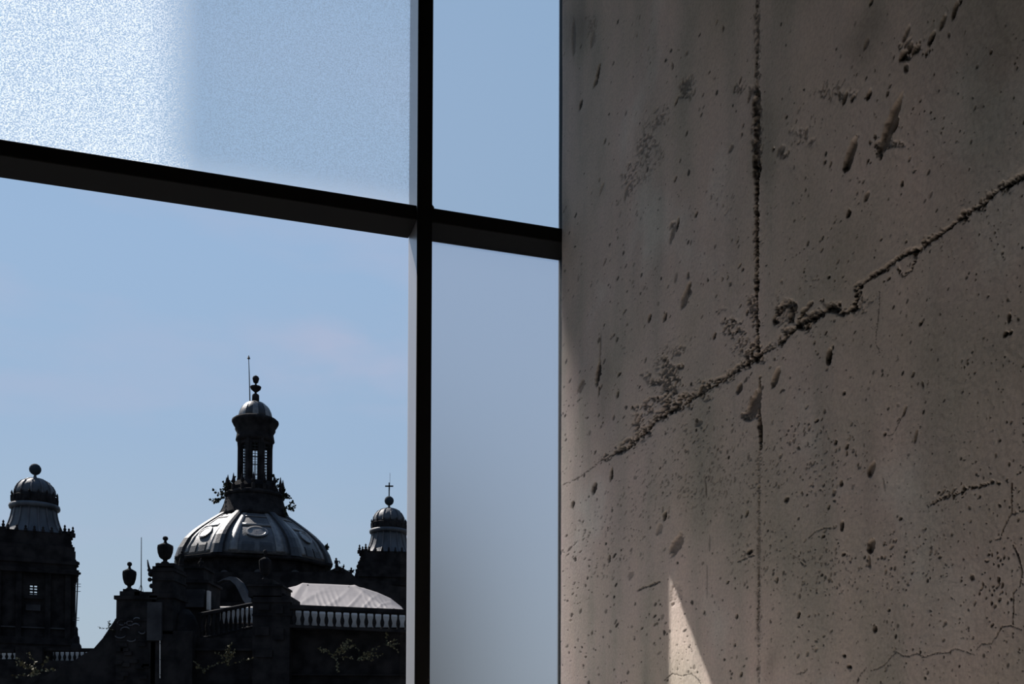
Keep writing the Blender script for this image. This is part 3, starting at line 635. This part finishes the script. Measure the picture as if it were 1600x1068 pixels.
# ---------------- bell towers
def tower(cxp, Yt, s, y0, label, cross):
    """s scales the left tower's pixel sizes; y0 is the pixel height of the ball's centre"""
    kk = K(Yt); c = at(cxp, y0, Yt); X = c.x
    zf = lambda y: at(cxp, y0+(y-733)*s, Yt).z
    R = lambda r: r*s*kk
    t = thing('bell_tower', (X, Yt, GZ), label, 'tower')
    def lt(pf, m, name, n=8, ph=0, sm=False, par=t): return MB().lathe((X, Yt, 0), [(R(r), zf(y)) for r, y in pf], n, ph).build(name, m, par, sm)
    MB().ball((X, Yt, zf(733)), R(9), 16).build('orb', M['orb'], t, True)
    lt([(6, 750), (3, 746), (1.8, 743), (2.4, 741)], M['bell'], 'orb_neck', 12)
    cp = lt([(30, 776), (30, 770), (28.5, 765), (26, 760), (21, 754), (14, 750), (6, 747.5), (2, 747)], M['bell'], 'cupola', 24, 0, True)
    for i in range(12):
        a = 2*PI*(i+.5)/12; pts = [Vector((X+R(r)*math.sin(a), Yt-R(r)*math.cos(a), zf(y))) for r, y in ((30.3, 774), (29, 765), (26, 759.5), (21, 753.8), (14, 749.8), (6, 747.2))]
        MB().tube(pts, R(1.5), 5, R(.8)).build('cupola_rib', M['stone_grey'], t)
    lt([(33, 790), (34, 786), (33, 777), (30, 774)], M['stone'], 'crown_band', 16)
    for i in range(16):
        a = 2*PI*(i+.5)/16; p = Vector((X+R(33)*math.sin(a), Yt-R(33)*math.cos(a), zf(782)))
        MB().lathe(p, [(R(1.8), -R(4)), (R(2), R(4)), (R(1), R(6)), (R(1.7), R(9)), (R(.3), R(13))], 6).build('crown_finial', M['stone'], t)
    lt([(33, 797), (36.5, 796), (37.5, 793), (36.5, 789.5), (32, 788)], M['bell'], 'moulding', 24, 0, True)
    bl = lt([(52, 843), (46, 836), (40.5, 828), (36.5, 819), (34, 810), (32.6, 802), (32.2, 796)], M['bell'], 'bell_roof', 24, 0, True)
    for i in range(16):
        a = 2*PI*(i+.5)/16; pts = [Vector((X+R(r)*math.sin(a), Yt-R(r)*math.cos(a), zf(y))) for r, y in ((50, 841), (45.5, 835), (40.5, 828), (36.8, 819), (34.2, 810), (32.8, 802), (32.4, 797))]
        MB().tube(pts, R(1.6), 5, R(1.2)).build('bell_rib', M['stone_grey'], t)
    rz = math.atan2(-X, Yt); CR = .93
    def bx(r, ya, yb, name, m=M['stone'], par=t):
        return MB().box((X, Yt, (zf(ya)+zf(yb))/2), (2*R(r)*CR, 2*R(r)*CR, zf(ya)-zf(yb)), rz).build(name, m, par)
    bx(56, 838, 862, 'attic'); bx(61, 859, 866, 'cornice'); bx(62.5, 866, 884, 'frieze'); bx(66, 881, 887, 'cornice'); bx(63, 887, 897, 'frieze'); bx(68, 895, 902, 'cornice')
    for sx_ in (-1, 1):
        for r_, yy in ((58, 838), (46, 834)):
            for sy in (-1, 1):
                p = Vector((X, Yt, zf(yy))) + Matrix.Rotation(rz, 3, 'Z') @ Vector((sx_*R(r_), sy*R(r_), 0))*CR
                MB().lathe(p, [(R(4), -R(6)), (R(4), R(0)), (R(2), R(1)), (R(2.6), R(4)), (R(1.1), R(6)), (R(1.8), R(8.5)), (R(.3), R(11))], 8).build('pinnacle', M['stone'], t)
    for i in range(26):
        sd = random.choice((-1, 1)); yy = random.choice((836, 845, 856, 864, 874, 884, 893, 900)); rr_ = {836: 55, 845: 57, 856: 57, 864: 62, 874: 64, 884: 67, 893: 64, 900: 69}[yy]
        p = Vector((X, Yt, zf(yy))) + Matrix.Rotation(rz, 3, 'Z') @ Vector((sd*R(rr_)*CR, -random.random()*R(rr_), 0))
        MB().ball(p, R(random.uniform(1.6, 2.8)), 8, random.uniform(.8, 1.6)).build('carved_ornament', M['stone'], t, True)
    for i in range(9):
        p = Vector((X, Yt, zf(836))) + Matrix.Rotation(rz, 3, 'Z') @ Vector(((i-4)*R(13)*CR, -R(57)*CR, 0))
        MB().lathe(p, [(R(2.5), -R(3)), (R(2.2), R(1)), (R(1.2), R(2)), (R(1.9), R(4)), (R(.3), R(6))], 6).build('carved_ornament', M['stone'], t)
    # belfry stage: four walls with tall openings
    Rr = R(60)*CR; za, zb = zf(902), zf(1003); ow = R(6.5); w = R(5)
    for q in range(4):
        a = q*PI/2+rz; n = Vector((math.sin(a), -math.cos(a), 0)); tt = Vector((math.cos(a), math.sin(a), 0)); cc = Vector((X, Yt, 0))+n*(Rr-w)
        wb = MB(); o1, o2 = (zf(920), zf(937)) if q == 0 else (zf(906), zf(975))
        for sg in (-1, 1): wb.box(cc+tt*sg*(Rr+ow)/2+Vector((0, 0, (za+zb)/2)), (Rr-ow, 2*w, za-zb), a)
        wb.box(cc+Vector((0, 0, (za+o1)/2)), (2*ow, 2*w, za-o1), a); wb.box(cc+Vector((0, 0, (zb+o2)/2)), (2*ow, 2*w, o2-zb), a)
        wl = wb.build('belfry_wall', M['stone'], t)
        for sg in (-.86, -.36, .36, .86): MB().box(cc+n*R(6)+tt*sg*Rr+Vector((0, 0, (za+zb)/2)), (R(8), R(5), za-zb), a).build('pilaster', M['stone'], t)
        gr = MB()
        for u_ in (-.95, .0, .95): gr.box(cc+tt*u_*ow+Vector((0, 0, (o1+o2)/2)), (R(2.2), R(2), o1-o2), a)
        for j in range(5): gr.box(cc+Vector((0, 0, o2+(o1-o2)*j/4)), (2*ow, R(2), R(2.2 if j != 2 else 3)), a)
        gr.build('louvre_grille', M['iron'], t)
        if q == 0:
            MB().box(cc+n*R(6)+Vector((0, 0, zf(940))), (R(26), R(6), R(3)), a).build('window_sill', M['stone'], t)
            MB().box(cc+n*R(6)+Vector((0, 0, zf(985))), (R(100), R(3), R(2)), a).build('string_course', M['stone_pale'], t)
            MB().box(cc+n*R(6)+Vector((0, 0, zf(955))), (R(20), R(3), R(9)), a).build('blind_panel', M['stone_pale'], t)
    bx(64, 1000, 1010, 'cornice'); MB().box((X, Yt, (zf(1008)+GZ)/2), (2*R(62)*CR, 2*R(62)*CR, zf(1008)-GZ), rz).build('tower_base', M['stone'], t)
    if cross:
        zc = zf(722)
        cr_ = MB().box((X, Yt, zc+R(11)), (R(2.2), R(1.6), R(26)))
        cr_.box((X, Yt, zc+R(17)), (R(15.5), R(1.6), R(2.6))).build('cross', M['iron'], t)
        MB().tube([(X+R(1), Yt+.1, zc+R(10)), (X+R(1), Yt+.1, zc+R(43))], R(.35), 4).build('rod', M['iron'], t)
    return t
tower(55, 90., 1.0, 733, 'dark bell tower with fluted cap and bare orb, at far left', False)
tower(608, 116., .82, 782, 'dark bell tower with orb and iron cross, beside the mullion', True)

# ---------------- nave body behind
def block(name, x0, x1, yt, Yf, Yb, m, par=None, label=None, cat=None, zb=GZ):
    a, b = at(x0, yt, Yf), at(x1, yt, Yf)
    o = MB().box(((a.x+b.x)/2, (Yf+Yb)/2, (a.z+zb)/2), (b.x-a.x, Yb-Yf, a.z-zb))
    return o.build(name, m, par)
nave = thing('church_nave', at(400, 1068, 105), 'dark church roof mass under the great dome', 'church')
block('nave_wall', 262, 640, 955, 98, 128, M['stone'], nave)
pts = [at(x, y, 98) for x, y in ((262, 960), (262, 925), (276, 905), (290, 893), (510, 893), (530, 884), (545, 892), (558, 903), (600, 912), (640, 918), (640, 960))]
MB().prism([(p.x, p.z) for p in pts], 98, 101).build('roof_gable', M['stone'], nave)
block('drum_base', 285, 515, 940, 97, 123, M['stone'], nave)
MB().box((at(440, 1000, 97.5).x, 97.6, at(440, 935, 97.5).z), (90*K(97.5), .5, 3*K(97.5))).build('string_course', M['stone_pale'], nave)

# ---------------- statues
def statue(px, py, Ys, h, label, lean=0, wing=False, grp=None):
    """py: pixel of the feet, h: height in pixels"""
    p = at(px, py, Ys); q = h*K(Ys); t = thing('statue', p, label, 'statue', grp)
    b = MB().lathe(p, [(.20*q, 0), (.20*q, .06*q), (.15*q, .08*q), (.17*q, .12*q), (.13*q, .45*q), (.10*q, .58*q), (.155*q, .74*q), (.14*q, .80*q), (.05*q, .84*q), (.04*q, .86*q)], 10)
    for i in range(len(b.v)): b.v[i].x += lean*(b.v[i].z-p.z)
    for sg in (-1, 1):
        s0 = p+Vector((sg*.12*q, 0, .78*q)); e = p+Vector((sg*.2*q, -.03*q, .60*q)); hnd = p+Vector((sg*.1*q, -.12*q, .55*q))
        if wing and sg < 0: e = p+Vector((-.26*q, 0, .85*q)); hnd = p+Vector((-.3*q, 0, 1.05*q))
        b.tube([s0, e, hnd], .05*q, 6, .03*q)
    b.build('robe', M['stone'], t, True)
    MB().ball(p+Vector((lean*.9*q, 0, .92*q)), .075*q, 10, 1.2).build('head', M['stone'], t, True)
    return t
statue(283, 884, 97, 24, 'stone figure against left edge of the great dome', .05)
statue(314, 893, 97, 21, 'small stone figure low before the lit dome panel')
statue(527, 892, 98, 21, 'stone figure at right foot of the great dome', -.1)
statue(535, 893, 98, 12, 'crouching stone figure right of the dome foot, left of gap of sky', .2)
statue(547, 906, 99, 20, 'stone figure standing in gap of sky between dome and cross tower', .1)
statue(556, 908, 99, 24, 'stone figure hard against the tower with the cross', .15)
# ---------------- urns
def urn(px, yt, yb, Yu, label, wpx, grp=None):
    p = at(px, yb, Yu); h = (yb-yt)*K(Yu); w = wpx*K(Yu)/2
    t = thing('stone_urn', p, label, 'urn', grp)
    MB().lathe(p, [(.55*w, 0), (.5*w, .04*h), (.25*w, .09*h), (.3*w, .14*h), (.62*w, .19*h), (.70*w, .22*h), (.92*w, .40*h), (1.*w, .58*h), (.95*w, .66*h), (.6*w, .71*h), (.2*w, .76*h)], 20).build('body', M['stone'], t, True)
    MB().lathe(p, [(.24*w, .75*h), (.15*w, .83*h), (.33*w, .88*h), (.36*w, .93*h), (.26*w, .98*h), (.05*w, h)], 14).build('finial', M['stone'], t, True)
    for i in range(8):
        a = 2*PI*i/8; MB().tube([p+Vector((w*r*math.sin(a), -w*r*math.cos(a), z*h)) for r, z in ((.72, .24), (.93, .4), (1.0, .56), (.96, .65))], .07*w, 4).build('flute', M['stone'], t)
    return t
YF = 62.
urn(202, 877, 921, YF+1, 'smaller stone urn on the left stepped pier', 21)
urn(258, 837, 880, YF+1, 'larger stone urn on the tall ornate pier', 24)
urn(414, 858, 906, YF+1, 'dark stone urn silhouetted in front of the great dome', 19)

# ---------------- foreground sacristy building
sac = thing('stone_parapet_building', at(330, 1068, YF), 'near black stone building with stepped piers and parapets in front of the dome', 'building')
def pier(x0, x1, y0, y1, name='pier', d=2.4, Yf=None, m=M['stone'], caps=()):
    Yf = Yf or YF; a, b = at(x0, y0, Yf), at(x1, y1, Yf)
    o = MB().box(((a.x+b.x)/2, Yf+d/2, (a.z+b.z)/2), (b.x-a.x, d, a.z-b.z))
    for yy, ex, th in caps:
        zc = at(x0, yy, Yf).z; o.box(((a.x+b.x)/2, Yf+d/2, zc), (b.x-a.x+2*ex*K(Yf), d+2*ex*K(Yf), th*K(Yf)))
    return o.build(name, m, sac)
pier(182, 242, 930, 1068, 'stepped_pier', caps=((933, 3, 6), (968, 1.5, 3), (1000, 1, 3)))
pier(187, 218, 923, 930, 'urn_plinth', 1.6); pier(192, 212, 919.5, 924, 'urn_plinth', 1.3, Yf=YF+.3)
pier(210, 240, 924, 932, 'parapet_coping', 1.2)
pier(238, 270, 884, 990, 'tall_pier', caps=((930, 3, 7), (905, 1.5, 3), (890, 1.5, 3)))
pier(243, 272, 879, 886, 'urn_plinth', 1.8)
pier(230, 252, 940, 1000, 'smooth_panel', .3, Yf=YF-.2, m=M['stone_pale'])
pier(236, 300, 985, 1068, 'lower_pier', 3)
for i, (x, y, r) in enumerate(((233, 890, 3), (236, 896, 5), (234, 905, 3.5), (237, 915, 4), (244, 888, 4), (247, 882, 3.5))):
    MB().ball(at(x, y, YF+.6), r*K(YF), 8).build('carved_scroll', M['stone'], sac, True)
MB().tube([at(236, 897, YF+.6), at(232, 884, YF+.6), at(230.5, 874, YF+.6)], 3*K(YF), 6, .8*K(YF)).build('carved_wing', M['stone'], sac, True)
# curved buttress on the left
pts = [(182, 964), (176, 973), (168, 985), (160, 997), (152, 1006), (146, 1013), (130, 1022), (112, 1034), (80, 1050), (40, 1072), (182, 1080)]
pp = [at(x, y, YF+.4) for x, y in pts]; MB().prism([(p.x, p.z) for p in pp], YF+.4, YF+1.6).build('raking_buttress', M['stone'], sac)
o = MB()
for x, y, r_, a0, a1 in ((190, 972, 6, 0, 5.2), (203, 973, 5, 1, 5.8), (196, 984, 7, 3, 6), (212, 978, 6, 3.4, 6.1), (188, 990, 9, .4, 2.6), (205, 996, 8, .5, 2.7), (222, 986, 5, .2, 3), (214, 968, 5, 3, 6)):
    o.tube([at(x+r_*math.cos(a0+(a1-a0)*i/9), y+.7*r_*math.sin(a0+(a1-a0)*i/9), YF-.02) for i in range(10)], 1.1*K(YF), 5)
tag(o.build('carved_relief', M['stone_grey'], sac, True), 'blotchy pale carved scrollwork')
# middle ornate aedicule
pier(268, 322, 905, 1068, 'aedicule', 3, Yf=YF+4, caps=((908, 3, 4), (945, 2, 4)))
pier(276, 318, 884, 905, 'aedicule_attic', 2.2, Yf=YF+4.4, caps=((886, 2, 3),))
pier(290, 318, 920, 948, 'pale_panel', .5, Yf=YF+3.6, m=M['stone_pale'])
pier(323, 326, 922, 952, 'pale_edge', .5, Yf=YF+3.6, m=M['white'])
MB().lathe(at(279, 945, YF+3), [(6*K(YF), 0), (5*K(YF), .1), (2*K(YF), .3), (3.5*K(YF), .5), (5*K(YF), 1.2), (3*K(YF), 1.6), (4*K(YF), 1.8), (1*K(YF), 2.2)], 12).build('small_vase', M['stone_pale'], sac, True)
MB().lathe(at(290, 1000, YF+1.2), [(20*K(YF), -2), (22*K(YF), -.5), (22*K(YF), .7), (14*K(YF), 1.5), (5*K(YF), 1.9)], 16).build('scroll_pedestal', M['stone'], sac, True)
# central pier with urn
pier(395, 452, 930, 1068, 'central_pier', 3, caps=((938, 2, 5), (960, 1, 3)))
pier(388, 440, 912, 932, 'pier_attic', 2.6, caps=((914, 2, 3),)); pier(403, 426, 904, 913, 'urn_plinth', 2)
pts = [at(x, y, YF+.2) for x, y in ((425, 936), (425, 922), (440, 925), (450, 931), (456, 940), (456, 950), (425, 950))]
MB().prism([(p.x, p.z) for p in pts], YF+.2, YF+2.4).build('curved_shoulder', M['stone'], sac)
for x, y, w, h in ((412, 948, 18, 9), (436, 952, 12, 12), (409, 985, 22, 14), (436, 990, 14, 18), (412, 1020, 26, 12)):
    pier(x-w/2, x+w/2, y-h/2, y+h/2, 'stone_block', .3, Yf=YF-.12)
# wall under the balustrades
pier(300, 400, 996, 1068, 'retaining_wall', 2, Yf=YF+.8); pier(450, 641, 980, 1068, 'retaining_wall', 2, Yf=YF+.8)
pier(296, 400, 1012, 1016, 'string_course', .6, Yf=YF+.5); pier(450, 641, 1052, 1055, 'string_course', .6, Yf=YF+.5)
pier(456, 641, 979, 984, 'plinth_course', 1, Yf=YF+.5)
# back mass filling between
pier(150, 641, 1020, 1068, 'lower_storey', 8, Yf=YF+3)
for p in sac.children:
    pass
zlo = at(300, 1069, YF).z
MB().box((at(345, 1068, YF).x, YF+4, (zlo+GZ)/2+.0), (at(641, 1068, YF).x-at(150, 1068, YF).x+14*0, 8, zlo-GZ)).build('ground_storey', M['stone'], sac)
o = MB().box((at(75, 1068, YF).x, YF+3, (at(75, 1058, YF).z+GZ)/2), (at(152, 1068, YF).x-at(-40, 1068, YF).x, 4, at(75, 1058, YF).z-GZ)).build('garden_wall', M['stone'], sac)
# masonry joints readable as blocks on the near faces
for i in range(14):
    x = random.uniform(184, 232); y = random.uniform(1005, 1060); pier(x-6, x+6, y-3, y+3, 'stone_block', .25, Yf=YF-.1)
# drainpipe, its white colour standing in for a sunlit line
dp = thing('drainpipe', at(250, 1060, YF-.1), 'thin pale vertical pipe low on the dark pier', 'pipe')
MB().tube([at(250, 1000, YF-.15), at(250, 1059, YF-.15)], .035, 6).build('pipe', M['white'], dp)
for y in (1005, 1030, 1054): MB().box(at(250, y, YF-.08), (.12, .2, .05)).build('bracket', M['iron'], dp)

# ---------------- balustrades
def bal_mesh(h, r):
    b = MB().lathe((0, 0, 0), [(.8*r, 0), (.8*r, .06*h), (.5*r, .1*h), (.75*r, .22*h), (1.*r, .38*h), (.9*r, .48*h), (.5*r, .66*h), (.42*r, .85*h), (.62*r, .92*h), (.66*r, h)], 10)
    me = bpy.data.meshes.new('baluster'); me.from_pydata([tuple(v) for v in b.v], [], b.f); me.update(); me.shade_smooth(); me.materials.append(M['stone']); return me
def balustrade(label, xa, ya, Ya, xb, yb, Yb, hpx, rail_px, n, skip=(), rpx=3.5, root_y=None):
    a = at(xa, ya, Ya); b = at(xb, yb, Yb); kk = K((Ya+Yb)/2)
    t = thing('balustrade', at(xa, ya+hpx, Ya), label, 'balustrade')
    d = (b-a); ang = math.atan2(d.y, d.x)
    perp = Vector((-d.y, d.x, 0)).normalized()*.2
    def railb(o1, o2, w, name):
        vs = []
        for P_ in (a, b):
            for s_, z in ((-1, o1), (1, o1), (1, o2), (-1, o2)): vs.append(P_+perp*s_*w+Vector((0, 0, -z*kk)))
        MB().add(vs, [(0, 1, 2, 3), (7, 6, 5, 4), (0, 4, 5, 1), (1, 5, 6, 2), (2, 6, 7, 3), (3, 7, 4, 0)]).build(name, M['stone'], t)
    railb(0, rail_px, 1.3, 'handrail'); railb(rail_px*.6, rail_px+1.4, 1.0, 'rail_moulding'); railb(rail_px+hpx-.5, rail_px+hpx+4, 1.3, 'plinth')
    me = bal_mesh(hpx*kk, rpx*kk)
    for i in range(n):
        if i in skip: continue
        p = a + d*((i+.5)/n) - Vector((0, 0, (rail_px+hpx)*kk))
        o = bpy.data.objects.new('baluster', me); COL.objects.link(o); o.parent = t; o.location = p - Vector(t.location)
    return t
balustrade('long stone balustrade in front of the white tarpaulin', 454, 944.5, YF, 641, 952.5, YF, 25.5, 6.5, 15)
balustrade('raking stone balustrade between the ornate pier and urn pier', 312, 957, YF+1, 393, 941, YF+5, 34, 4, 11, rpx=2.8)
balustrade('low stone balustrade at foot of left tower, right stretch', 66, 1012.5, 84, 152, 1012.5, 84, 16, 4, 11, rpx=2.5)
balustrade('low stone balustrade at foot of left tower, left stretch', -12, 1014, 84, 24, 1014, 84, 12, 4, 4, rpx=2.5)
tb = thing('terrace_wall', at(60, 1040, 84.5), 'dark terrace wall under low balustrade at the left tower', 'wall')
a_, b_ = at(-30, 1031, 83.5), at(160, 1031, 83.5)
MB().box(((a_.x+b_.x)/2, 85, (a_.z+GZ)/2), (b_.x-a_.x, 3, a_.z-GZ)).build('wall_body', M['stone'], tb)
a_, b_ = at(24, 1011, 83.4), at(66, 1011, 83.4)
MB().box(((a_.x+b_.x)/2, 84.4, a_.z-.6), (b_.x-a_.x, 2, 1.4)).build('pedestal', M['stone'], tb)
# pale kerbs behind the balustrades
def kerb(x0, x1, yt, yb, Yk, label, hh):
    a, b = at(x0, yt, Yk), at(x1, yt+ (yb-yt)*0, Yk); z0 = at(x0, yb, Yk).z
    prof = [(0, z0), (0, a.z-.25), (.06, a.z-.1), (.2, a.z), (.7, a.z), (.7, z0)]
    t = thing('white_parapet', Vector(((a.x+b.x)/2, Yk, z0)), label, 'parapet')
    n = len(prof); vs = [Vector((a.x, Yk+y, z)) for y, z in prof] + [Vector((b.x, Yk+y, z+hh)) for y, z in prof]
    MB().add(vs, [tuple(range(n))[::-1], tuple(range(n, 2*n))] + [(i, (i+1) % n, (i+1) % n+n, i+n) for i in range(n)]).build('parapet_face', M['white'], t)
kerb(452, 641, 950, 984, YF+1.2, 'white parapet seen through the long balustrade', -7*K(YF))
kerb(-12, 146, 1014, 1031, 85.4, 'pale parapet seen through low balustrade at left tower', 0)
kerb(330, 395, 946, 972, YF+7, 'pale parapet glimpsed behind the raking balustrade', 0)
# ---------------- tarpaulin canopy
tp = thing('tarpaulin_canopy', at(530, 952, YF+3), 'white tarpaulin tent roof stretched behind the long balustrade', 'canopy')
nx, ny = 150, 20; vs = []; fs = []
topx = [(433, 922), (457, 916), (481, 911), (512, 912), (545, 913.5), (568, 918), (590, 925), (610, 934), (628, 948)]
for j in range(ny+1):
    t_ = j/ny
    for i in range(nx+1):
        s_ = i/nx
        xt = 434+ (628-434)*s_; yt = float(np.interp(xt, [p[0] for p in topx], [p[1] for p in topx]))
        xb = 428 + (632-428)*s_; yb = 955
        x = xb+(xt-xb)*t_; y = yb+(yt-yb)*t_; Yq = YF+2.6 + 9*t_
        p = at(x, y, Yq)
        fold = .11*max(0, math.sin(s_*41-t_*9+2*math.sin(s_*9)))**3*(1-t_)**1.1 + .08*abs(math.sin(s_*73+t_*7))**4*(1-t_)**1.3*(1 if math.sin(s_*17+1) > 0 else .15) + .10*max(0, 1-abs(s_-.62-.3*(1-t_))*26)+ .12*max(0, 1-abs(s_-.2+.12*(1-t_))*20)
        p += Vector((0, 0, fold))
        vs.append(p)
for j in range(ny):
    for i in range(nx): q = j*(nx+1)+i; fs.append((q, q+1, q+nx+2, q+nx+1))
o = MB().add(vs, fs).build('sheet', M['tarp'], tp, True); sm = o.modifiers.new('thick', 'SOLIDIFY'); sm.thickness = .03
for x, y in ((481, 912), (545, 915), (590, 927)):
    p = at(x, y+1, YF+11); MB().tube([p, Vector((p.x, p.y, p.z-4))], .06, 6).build('pole', M['iron'], tp)
for xx in (447, 500, 560, 618):
    p = at(xx, 954, YF+3); MB().tube([p, Vector((p.x, p.y, p.z-2.4))], .05, 6).build('pole', M['iron'], tp)

# ---------------- antennas
an = thing('roof_antenna', at(220, 925, YF+1.5), 'slender tall antenna on tripod between the two left urns', 'antenna')
MB().tube([at(220.6, 925, YF+1.5), at(221, 839, YF+1.5)], .035, 5, .022).build('mast', M['iron'], an)
for dx in (-5, 4): MB().tube([at(220.7, 912, YF+1.5), at(220+dx, 925, YF+1.4)], .016, 4).build('strut', M['iron'], an)
an = thing('roof_antenna', at(118, 985, 86), 'stacked aerial on a thin mast against right side of the left tower', 'antenna')
MB().tube([at(118, 985, 86), at(120, 940, 86), at(121.5, 903, 86)], .06, 5).build('mast', M['iron'], an)
for y, x in ((912, 121.3), (916, 121.2), (923.5, 121), (965, 118.8), (968.5, 118.6)): MB().tube([at(x-5, y, 86), at(x+5, y, 86)], .03, 4).build('crossbar', M['iron'], an)
pn = thing('stone_pinnacle', at(119, 1013, 86), 'small stone pinnacle at right foot of the left tower', 'pinnacle')
MB().lathe(at(119, 1014, 86), [(9*K(86), 0), (8*K(86), .3), (5.5*K(86), .5), (5*K(86), 1.), (3*K(86), 1.15), (2.2*K(86), 1.5), (2.6*K(86), 1.7), (.6*K(86), 1.9)], 8).build('shaft', M['stone'], pn)
# ---------------- plants on the near walls
shrub('wall_creeper', at(355, 1040, YF-.2), Vector((.2, -.3, 1)), 1.6, 9, .17, 'leafy weed lit greenish on wall under the raking balustrade', 'plant', None, 'leafy', .02, .1)
shrub('wall_creeper', at(318, 1046, YF-.2), Vector((.3, -.3, .7)), .8, 4, .14, 'small leafy weed left of the raking balustrade foot', 'plant', None, 'leafy', .02, .1)
shrub('wall_creeper', at(520, 1025, YF), Vector((.5, -.4, .6)), 1.7, 12, .16, 'sprawling creeper on wall below the long balustrade, middle', 'plant', None, 'leafy', .02, .12)
shrub('wall_creeper', at(560, 1030, YF), Vector((.7, -.4, .5)), 1.6, 8, .15, 'thin creeper below the long balustrade, right of middle', 'plant', None, 'leafy', .02, .12)
shrub('wall_creeper', at(602, 1006, YF), Vector((.9, -.3, -.1)), 1.0, 5, .14, 'trailing creeper below the long balustrade, beside the mullion', 'plant', None, 'leafy', .02, .05)
shrub('wall_creeper', at(60, 1052, YF+2), Vector((-.2, -.3, .6)), 1.6, 10, .2, 'low green bush at the bottom left below the left tower', 'plant', None, 'leafy', .02, .1)
shrub('wall_creeper', at(180, 985, YF+.2), Vector((-1, -.1, .3)), 1.3, 4, .12, 'bare wispy twigs reaching left above the curved buttress', 'plant', None, 'leaf_dark', .012, .0)
